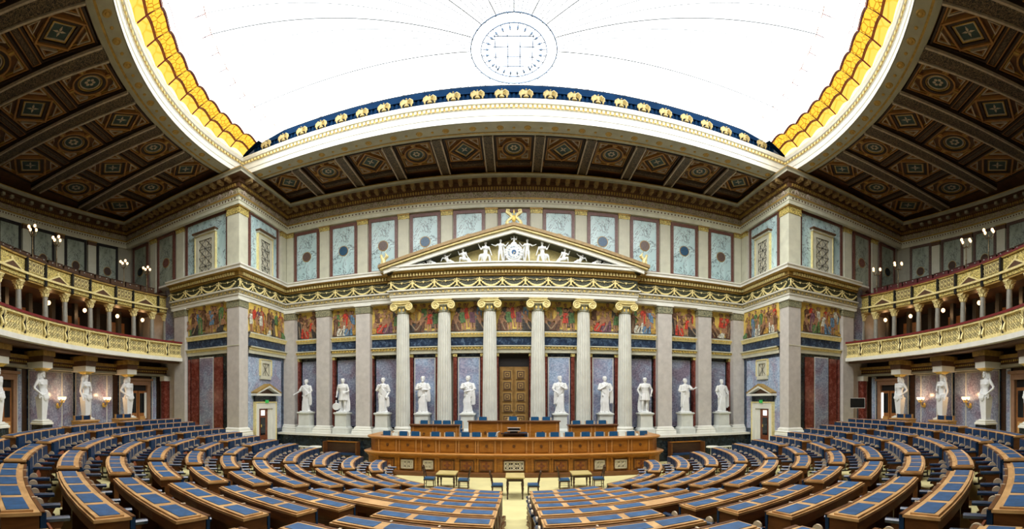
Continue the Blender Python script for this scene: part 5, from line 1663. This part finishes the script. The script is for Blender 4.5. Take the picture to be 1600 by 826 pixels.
def up_desk(x0, x1, y, z0, z1, label, nst):
    t = thing('raised_desk', label, 'desk', ((x0 + x1) / 2, y, z0), 0, 'raised desks behind the tribune')
    obj('desk_front', G().bx(x0, x1, y, y + .06, z0, z1 - .05), oak_pod, t)
    obj('desk_top', G().bx(x0 - .08, x1 + .08, y - .08, y + .55, z1 - .05, z1), dark_wood if False else oak_pod_dk, t)
    for e in (x0, x1):
        obj('desk_side', G().bx(e - .03, e + .03, y + .02, y + .5, z0, z1 - .05), oak_pod, t)
    n = nst
    for i in range(n + 1):
        xx = x0 + .1 + (x1 - x0 - .2) * i / n
        for e in ((-.07, .07) if 0 < i < n else (0,)):
            obj('stile', G().bx(xx + e * 1.3 - .03, xx + e * 1.3 + .03, y - .03, y, z0, z1 - .06), oak_pod_lt, t)
        if i < n:
            xc = xx + (x1 - x0 - .2) / n / 2
            obj('rosette', G().ring([[(xc + r * cos(2 * pi * k / 12), yy, (z0 + z1) / 2 + r * sin(2 * pi * k / 12)) for k in range(12)] for r, yy in ((.06, y), (.05, y - .04), (.02, y - .03))]), oak_pod_dk, t)
up_desk(-2.18, 2.18, 20.55, -2.1, -1.0, 'tall oak president desk in the centre in front of the gilt door', 3)
up_desk(-5.1, -2.72, 20.7, -2.1, -1.21, 'raised oak desk to the left of the central president desk', 2)
up_desk(2.72, 5.1, 20.7, -2.1, -1.21, 'raised oak desk to the right of the central president desk', 2)
t = thing('lectern', 'speaker lectern with black reading stand in front of the president desk', 'lectern', (0, 20.05, -2.5))
obj('lectern_body', G().bx(-.50, .50, 20.0, 20.4, -2.5, -1.60), oak_pod_dk, t)
obj('lectern_top', G().bx(-.62, .62, 19.92, 20.45, -1.60, -1.55), dark_wood, t)
obj('reading_stand', G().prism([(-.30, 19.98, -1.42), (.30, 19.98, -1.42), (.24, 19.98, -1.30), (-.24, 19.98, -1.30)], (0, .25, 0)).bx(-.18, .18, 20.0, 20.2, -1.55, -1.42), metal_dk, t)
obj('stand_edge', G().bx(-.31, .31, 19.95, 19.99, -1.31, -1.27).bx(-.31, .31, 19.95, 19.99, -1.45, -1.42), stone_g, t)
t = thing('gooseneck_microphone', 'thin white microphone beside the lectern', 'microphone', (-.75, 19.95, -1.68))
obj('stem', G().tube([(-.85, 19.95, -1.68), (-.80, 19.95, -1.52), (-.66, 19.95, -1.46)], .02, 6), white_p, t)

# armchairs: origin at the floor, facing -y
ac = thing('armchair', '', 'chair', (0, 0, 0), 0, 'blue armchairs of the tribune')
obj('seat', G().bx(-.24, .24, -.24, .24, .40, .50), blue_chair, ac)
g = G().ring([[(x * w_, y, z) for x, y in ((-.2, .20), (.2, .20), (.2, .27), (-.2, .27))] for w_, z in ((1, .50), (1.02, .80), (1.0, 1.02), (.92, 1.06))])
obj('backrest', g, blue_chair, ac)
for s in (-1, 1):
    obj('side_post', G().bx(s * .235 - .028, s * .235 + .028, .19, .27, .0, 1.02), cream_wood, ac)
    obj('front_leg', G().bx(s * .22 - .02, s * .22 + .02, -.23, -.19, 0, .40), cream_wood, ac)
    obj('armrest', G().bx(s * .24 - .03, s * .24 + .03, -.20, .22, .64, .68), cream_wood, ac)
low = [600, 627, 646.5, 677.5, 700.8, 725, 743, 769.5, 794, 818, 845, 868, 891.5, 917, 940, 961, 989, 1010]
row1 = [19.75 * tan((p - 803) / FPX) for p in low]
for i, x in enumerate(row1):
    lab = 'blue leather armchair behind the tribune, lower row, %s from the left' % ORD[i + 1]
    M = TR((x, 19.95, -2.5), 0 + (-6 + 12 * ((i * 7) % 5) / 4), (1.0, 1, .93))
    if i == 0: relabel(ac, lab, M)
    else: dup(ac, M, lab)
for i, (px, y, z) in enumerate(((661, 21.5, -2.1), (683, 21.5, -2.1), (697.5, 21.5, -2.1), (715, 21.5, -2.1), (754, 21.4, -1.9), (802, 21.4, -1.88), (835.5, 21.4, -1.9), (854, 21.4, -1.9), (902, 21.5, -2.1), (922, 21.5, -2.1), (942.5, 21.5, -2.1))):
    x = y * tan((px - 803) / FPX)
    dup(ac, TR((x, y, z), -4 + 8 * (i % 3) / 2, (1, 1, 1.0)), 'blue leather armchair behind the raised desks, %s from the left' % ORD[i + 1])

# tables and their chairs on the open floor
def table(x, y, wd, dp, h, label):
    t = thing('small_table', label, 'table', (x, y, FLOOR), 0, 'stenographers tables')
    obj('table_top', G().bx(x - wd / 2, x + wd / 2, y - dp / 2, y + dp / 2, FLOOR + h - .04, FLOOR + h), table_m, t)
    obj('apron', G().bx(x - wd / 2 + .04, x + wd / 2 - .04, y - dp / 2 + .04, y + dp / 2 - .04, FLOOR + h - .14, FLOOR + h - .04), dark_wood, t)
    for a in (-1, 1):
        for b in (-1, 1):
            c = (x + a * (wd / 2 - .07), y + b * (dp / 2 - .07), FLOOR)
            obj('leg', G().lathe([(.02, 0), (.03, .04), (.022, .08), (.03, h * .35), (.045, h * .5), (.028, h * .55), (.042, h * .62), (.04, h - .14)], c, 10), dark_wood, t, True)
table(-2.58, 16.35, .76, .85, .60, 'small oak table on the open floor, left of the three')
table(.04, 15.0, .66, 1.0, .76, 'small oak table on the open floor, middle and nearest of the three')
table(2.58, 16.35, .76, .85, .60, 'small oak table on the open floor, right of the three')
dc = thing('side_chair', '', 'chair', (0, 0, 0), 0, 'dark chairs at the small tables')
obj('seat', G().bx(-.20, .20, -.20, .20, .36, .42), blue_chair, dc)
obj('seat_rail', G().bx(-.21, .21, -.21, .21, .31, .36), dark_wood, dc)
for a in (-1, 1):
    obj('front_leg', G().tube([(a * .18, -.18, .31), (a * .18, -.19, .0)], [.022, .014], 6), dark_wood, dc)
    obj('back_leg', G().tube([(a * .18, .18, 0), (a * .18, .17, .36), (a * .17, .21, .65), (a * .17, .27, .88)], [.015, .022, .020, .016], 6), dark_wood, dc)
obj('back_rail', G().bx(-.18, .18, .20, .23, .56, .60).bx(-.19, .19, .24, .28, .78, .84).tube([(-.17, .26, .84), (-.08, .27, .90), (0, .27, .87), (.08, .27, .90), (.17, .26, .84)], .02, 6), dark_wood, dc)
for q in (-.09, 0, .09):
    obj('back_spindle', G().tube([(q, .22, .58), (q, .26, .80)], .011, 5), dark_wood, dc)
obj('stretcher', G().tube([(-.18, -.18, .14), (.18, -.18, .14)], .010, 5).tube([(-.18, .18, .14), (.18, .18, .14)], .010, 5).tube([(-.18, -.18, .18), (-.18, .18, .18)], .010, 5).tube([(.18, -.18, .18), (.18, .18, .18)], .010, 5), dark_wood, dc)
spots = [(-3.27, 16.3, 90, 'left of the left table'), (-1.92, 16.2, -90, 'between the left and middle tables, facing left'), (-.60, 15.3, 90, 'left of the middle table'), (.70, 15.3, -90, 'right of the middle table'),
         (1.92, 16.2, 90, 'between the middle and right tables, facing right'), (3.27, 16.3, -90, 'right of the right table')]
for i, (x, y, rz, lb) in enumerate(spots):
    M = TR((x, y, FLOOR), rz, (1, 1, .95))
    lab = 'dark wooden chair with blue seat, %s' % lb
    if i == 0: relabel(dc, lab, M)
    else: dup(dc, M, lab)
# sunken area either side of the tribune: bench, white rail
for s in (-1, 1):
    t = thing('wall_bench', 'dark oak bench with blue seat against the black dado, %s of the tribune' % SIDE[s], 'bench', (s * 9.2, 21.6, FLOOR), 0, 'dado benches')
    x0, x1 = sorted((s * 8.35, s * 10.3))
    obj('backrest', G().bx(x0, x1, 21.9, 21.98, -3.0, -2.35), dark_wood, t)
    obj('top_rail', G().bx(x0 - .03, x1 + .03, 21.86, 22.0, -2.34, -2.29), oak_pod, t)
    obj('seat', G().bx(x0, x1, 21.4, 21.95, -3.0, -2.92), blue_lea, t)
    for e in (x0, x1):
        obj('end_post', G().bx(e - .03, e + .03, 21.4, 21.98, FLOOR, -2.29), oak_body, t)
    obj('seat_box', G().bx(x0, x1, 21.5, 21.95, FLOOR, -3.0), dark_wood, t)
    t = thing('white_railing', 'low white lattice railing at the front end of the %s rows' % SIDE[s], 'railing', (s * 11.8, 20.2, FLOOR), 0, 'white railings')
    x0, x1 = sorted((s * 10.1, s * 13.2))
    obj('top_rail', G().bx(x0, x1, 20.1, 20.25, -2.52, -2.46), white_p, t)
    obj('bottom_rail', G().bx(x0, x1, 20.14, 20.2, -3.0, -2.96), white_p, t)
    obj('lattice', lattice(x1 - x0, .44, 7, 1, .022).xf(Matrix.Translation(((x0 + x1) / 2, 20.17, -2.96))), white_p, t)
    for q in range(6):
        xx = x0 + (x1 - x0) * q / 5
        obj('post', G().bx(xx - .035, xx + .035, 20.13, 20.21, FLOOR, -2.52), white_p, t)
    obj('end_table', G().lathe([(.32, -2.50), (.34, -2.47), (.32, -2.43)], (s * 10.15, 20.15, 0), 16), stone_w, t)
    for j, a in enumerate((76, 80, 70.5, 86.5) if False else (71.0, 80.6)):
        # stenographer desks and blue chairs before the marble panels
        M = TR(pol(17.95, s * a, -1.62), s * a)
        t = thing('tan_desk', 'light oak clerk desk at the rear below the %s gallery, %s from the statue wall' % (SIDE[s], ('second', 'first')[j]), 'desk', pol(17.95, s * a, -1.62), s * a, 'clerk desks below the galleries')
        obj('desk_top', G().bx(-.75, .75, -.28, .28, .62, .68).xf(M), bench_tan, t)
        obj('desk_front', G().bx(-.70, .70, .16, .22, 0, .62).xf(M), bench_tan, t)
        for e in (-1, 1):
            obj('desk_side', G().bx(e * .70 - .03, e * .70 + .03, -.25, .22, 0, .62).xf(M), bench_tan, t)
        for e in (0, 1):
            M = TR(pol(18.45, s * (a + 2.6 - 1.9 * e), -1.62), s * (a + 2.6 - 1.9 * e))
            t = thing('clerk_chair', 'dark blue chair behind the %s clerk desk, %s gallery, %s' % (('second', 'first')[j], SIDE[s], ('nearer the statue wall', 'farther from it')[e]), 'chair', pol(18.45, s * a, -1.62), s * a, 'clerk chairs')
            obj('backrest', G().bx(-.24, .24, -.20, -.12, .42, .86).xf(M), blue_lea, t)
            obj('seat', G().bx(-.24, .24, -.20, .24, .36, .43).xf(M), blue_lea, t)
            for q in (-1, 1):
                obj('side_frame', G().bx(q * .27 - .025, q * .27 + .025, -.22, .22, 0, .60).bx(q * .27 - .025, q * .27 + .025, -.22, -.12, .6, .88).xf(M), bench_tan, t)
# screen on a stand by the right-hand pilaster
t = thing('television', 'black flat screen on a tripod stand beside the right-hand corner pilaster', 'television', (18.6, 17.4, -1.75))
M = TR((18.0, 17.2, -1.75), -40)
obj('screen', G().bx(-.42, .42, -.03, .03, 1.32, 1.86).xf(M), screen_m, t)
obj('screen_edge', G().bx(-.44, .44, -.04, .04, 1.86, 1.89).bx(-.44, .44, -.04, .04, 1.29, 1.32).bx(.42, .44, -.04, .04, 1.32, 1.86).xf(M), stone_g, t)
obj('stand', G().tube([(0, 0, 1.3), (0, 0, .25)], .03, 8).tube([(0, 0, .3), (-.3, -.2, 0)], .02, 6).tube([(0, 0, .3), (.3, -.2, 0)], .02, 6).tube([(0, 0, .3), (0, .3, 0)], .02, 6).xf(M), metal_dk, t)

# ================================================================== BENCH DESKS
def dp(r, da, z): return (r[0], 0, 0)
CXD = .06                         # the desks' axis
def POL(r, a, z=0.0):
    p = pol(r, a, z); return (p[0] + CXD, p[1], p[2])
def PM(r, a, z): return TR(POL(r, a, z), a)
def arcm(R, r0, r1, a0, a1, z0, z1, m=0, g=None, n=None):
    """polar block in a local frame whose origin sits at radius R, angle 0"""
    g = g or G(); i0 = len(g.v)
    n = n or max(1, int(abs(a1 - a0) * r1 / 40) + 1)
    R_ = []
    for i in range(n + 1):
        a = radians(a0 + (a1 - a0) * i / n)
        R_.append([(r * sin(a), R - r * cos(a), z) for r, z in ((r0, z0), (r1, z0), (r1, z1), (r0, z1))])
    g.ring(R_, m, True)
    return g
AIS = [(0, .36), (13.85, .30), (28.1, .27), (40.8, .34), (56.9, .32), (71.8, .34), (88.6, 0)]
PITCH = .635
blockname = ['innermost block', 'second block', 'third block', 'fourth block', 'fifth block', 'end block']
seats = []
DIVM = G().bx(-.014, .014, .44, .505, -.60, .012).mesh('divider', cream_wood)
for k in range(NROW):
    R = rk(k); z = zk(k); zf = z - .75
    use = [0, 2, 4, 6] if k < 5 else list(range(7))
    pad_shared = {}
    for s in (-1, 1):
        for b in range(len(use) - 1):
            a_lo, w_lo = AIS[use[b]]; a_hi, w_hi = AIS[use[b + 1]]
            a0 = a_lo + degrees(w_lo / R); a1 = a_hi - degrees(w_hi / R)
            if k == 0 and b == 0: a0 += .3
            am = (a0 + a1) / 2
            arc_len = radians(a1 - a0) * R
            n = max(2, round(arc_len / PITCH))
            da = (a1 - a0) / n
            bn = use[b] if k >= 5 else use[b]
            pos = 'innermost section' if b == 0 else ('outermost section' if b == len(use) - 2 else '%s section from the middle aisle' % ORD[b + 1])
            t = thing('bench_desk', 'curved oak desk with %d blue inlays, %s row from tribune, %s half, %s' % (n, ORD[k + 1], SIDE[s], pos.replace(' from the middle aisle', ' outward')), 'desk', POL(R - .25, s * am, zf), s * am, 'curved desks of the hemicycle')
            h = (a1 - a0) / 2
            Mm = PM(R, s * am, 0)
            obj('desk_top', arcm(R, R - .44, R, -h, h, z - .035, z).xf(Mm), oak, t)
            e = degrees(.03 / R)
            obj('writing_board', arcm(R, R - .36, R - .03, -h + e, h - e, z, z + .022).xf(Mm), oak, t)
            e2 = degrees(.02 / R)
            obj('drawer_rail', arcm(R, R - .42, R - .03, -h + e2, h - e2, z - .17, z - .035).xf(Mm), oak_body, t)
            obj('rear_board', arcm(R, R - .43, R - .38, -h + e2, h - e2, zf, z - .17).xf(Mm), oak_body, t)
            npan = max(1, n // 2)
            for q in range(npan + 1):
                aq = -h + e2 * 2 + (2 * h - e2 * 4) * q / npan
                ee = degrees(.022 / R)
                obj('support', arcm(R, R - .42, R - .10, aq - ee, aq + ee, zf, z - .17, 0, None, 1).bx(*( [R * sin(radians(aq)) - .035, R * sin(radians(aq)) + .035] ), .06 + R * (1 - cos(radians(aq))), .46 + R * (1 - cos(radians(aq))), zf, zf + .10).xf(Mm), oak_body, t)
            key = (n, round(da, 4))
            if key not in pad_shared:
                hp = da * .5 * .80
                plainpad = arcm(R, R - .325, R - .085, -hp, hp, z + .022, z + .028).mesh('blotter', blue_pad)
                hc = da * .5 * .955
                g = arcm(R, R - .475, R - .43, -hc, hc, z - .62, z + .004)
                g = arcm(R, R - .50, R - .475, -hc * .9, hc * .9, z - .58, z - .02, 0, g)
                cush = g.mesh('back_cushion', blue_lea)
                pad_shared[key] = (plainpad, cush)
            pm_, cm_ = pad_shared[key]
            skip = n // 2 if (k == 4 and b == 0) or (k == 4 and b == 1) else -1
            for q in range(n):
                aa = s * (a0 + da * (q + .5))
                if q != skip:
                    obj('blotter', pm_, None, t, M=PM(R, aa, 0))
                obj('back_cushion', cm_, None, t, M=PM(R, aa, 0))
                if k >= 6 and q:
                    obj('divider', DIVM, None, t, M=PM(R, aa - s * da / 2, z))
                seats.append((k, s, b, q, n, a0 + da * (q + .5), R, z))
            obj('top_bead', arcm(R, R - .48, R - .43, -h, h, z - .006, z + .006).xf(Mm), oak_body, t)

# tip-up seats in front of every desk panel: origin on the floor at the panel face
def seat_parts():
    P = {}
    g = G()
    # padded arm with a bright rounded nose
    g.ring([[(-.31 + x, y, z) for x, z in ((-.035, .60), (.035, .60), (.040, .635), (.022, .655), (-.022, .655), (-.040, .635))] for y in (.0, .02, .36, .39)], 0)
    P['armrest'] = (g, arm_lea, False)
    g = G()
    N = 10
    g.prism([(-.325, .02, .655)] + [(-.325, .10 - .075 * cos(pi * i / N), .655 + .075 * sin(pi * i / N)) for i in range(N + 1)], (.03, 0, 0))
    P['arm_scroll'] = (g, cream_wood, False)
    g = G()
    g.prism([(-.33, .02, .60), (-.33, .33, .60), (-.33, .27, .50), (-.33, .30, .40), (-.33, .40, .34), (-.33, .40, .30), (-.33, .02, .30)], (.04, 0, 0))
    P['arm_support'] = (g, oak_body, False)
    g = G()
    prof = [(.08, .32), (.13, .34), (.17, .42), (.17, .52), (.13, .60)]
    g.ring([[(x, y, z) for y, z in prof] + [(x, y - .03, z) for y, z in prof[::-1]] for x in (-.27, .27)])
    P['folded_seat'] = (g, red_wood, False)
    g = G().tube([(-.31, .22, .30), (-.31, .22, .04)], .018, 6).bx(-.36, -.26, .10, .34, 0, .035)
    g.bx(-.33, -.29, .36, .385, .30, .345)
    P['leg'] = (g, metal_dk, False)
    return P
SP = seat_parts()
def view_score(q):
    k, s, b, j, n, a, R, z = q
    p = POL(R - .6, s * a)
    d = hypot(p[0], p[1])
    return d if a > 27.5 else d + 100
seats.sort(key=view_score)
near, rest = seats[:298], seats[298:]
sp = thing('tip_up_seat', '', 'seat', (0, 0, 0), 0, 'tip-up seats of the hemicycle')
for nm_, (g, m, sm) in SP.items():
    obj(nm_, g, m, sp, sm)
def seat_M(q):
    k, s, b, j, n, a, R, z = q
    return PM(R - .50, s * a, z - .88)
for i, q in enumerate(near):
    k, s, b, j, n, a, R, z = q
    lab = 'folded seat with navy armrest, %s row, %s half, %s section outward, %s seat' % (ORD[k + 1], SIDE[s], ORD[b + 1], ORD[j + 1])
    if i == 0: relabel(sp, lab, seat_M(q))
    else: dup(sp, seat_M(q), lab)
g = G()
mats = []
base_ = G()
for nm_, (gg, m, sm) in SP.items():
    o_ = len(base_.v); mi = len(mats); mats.append(m)
    base_.v += gg.v; base_.f += [[i + o_ for i in f] for f in gg.f]; base_.m += [mi] * len(gg.f)
for q in rest:
    M = seat_M(q); o_ = len(g.v)
    g.v += [tuple(M @ Vector(v)) for v in base_.v]
    g.f += [[i + o_ for i in f] for f in base_.f]; g.m += base_.m
o = obj('tip_up_seats_far', g, mats)
o['kind'] = 'stuff'; o['label'] = 'remaining folded navy-armed seats of the far and hidden rows'; o['category'] = 'seats'
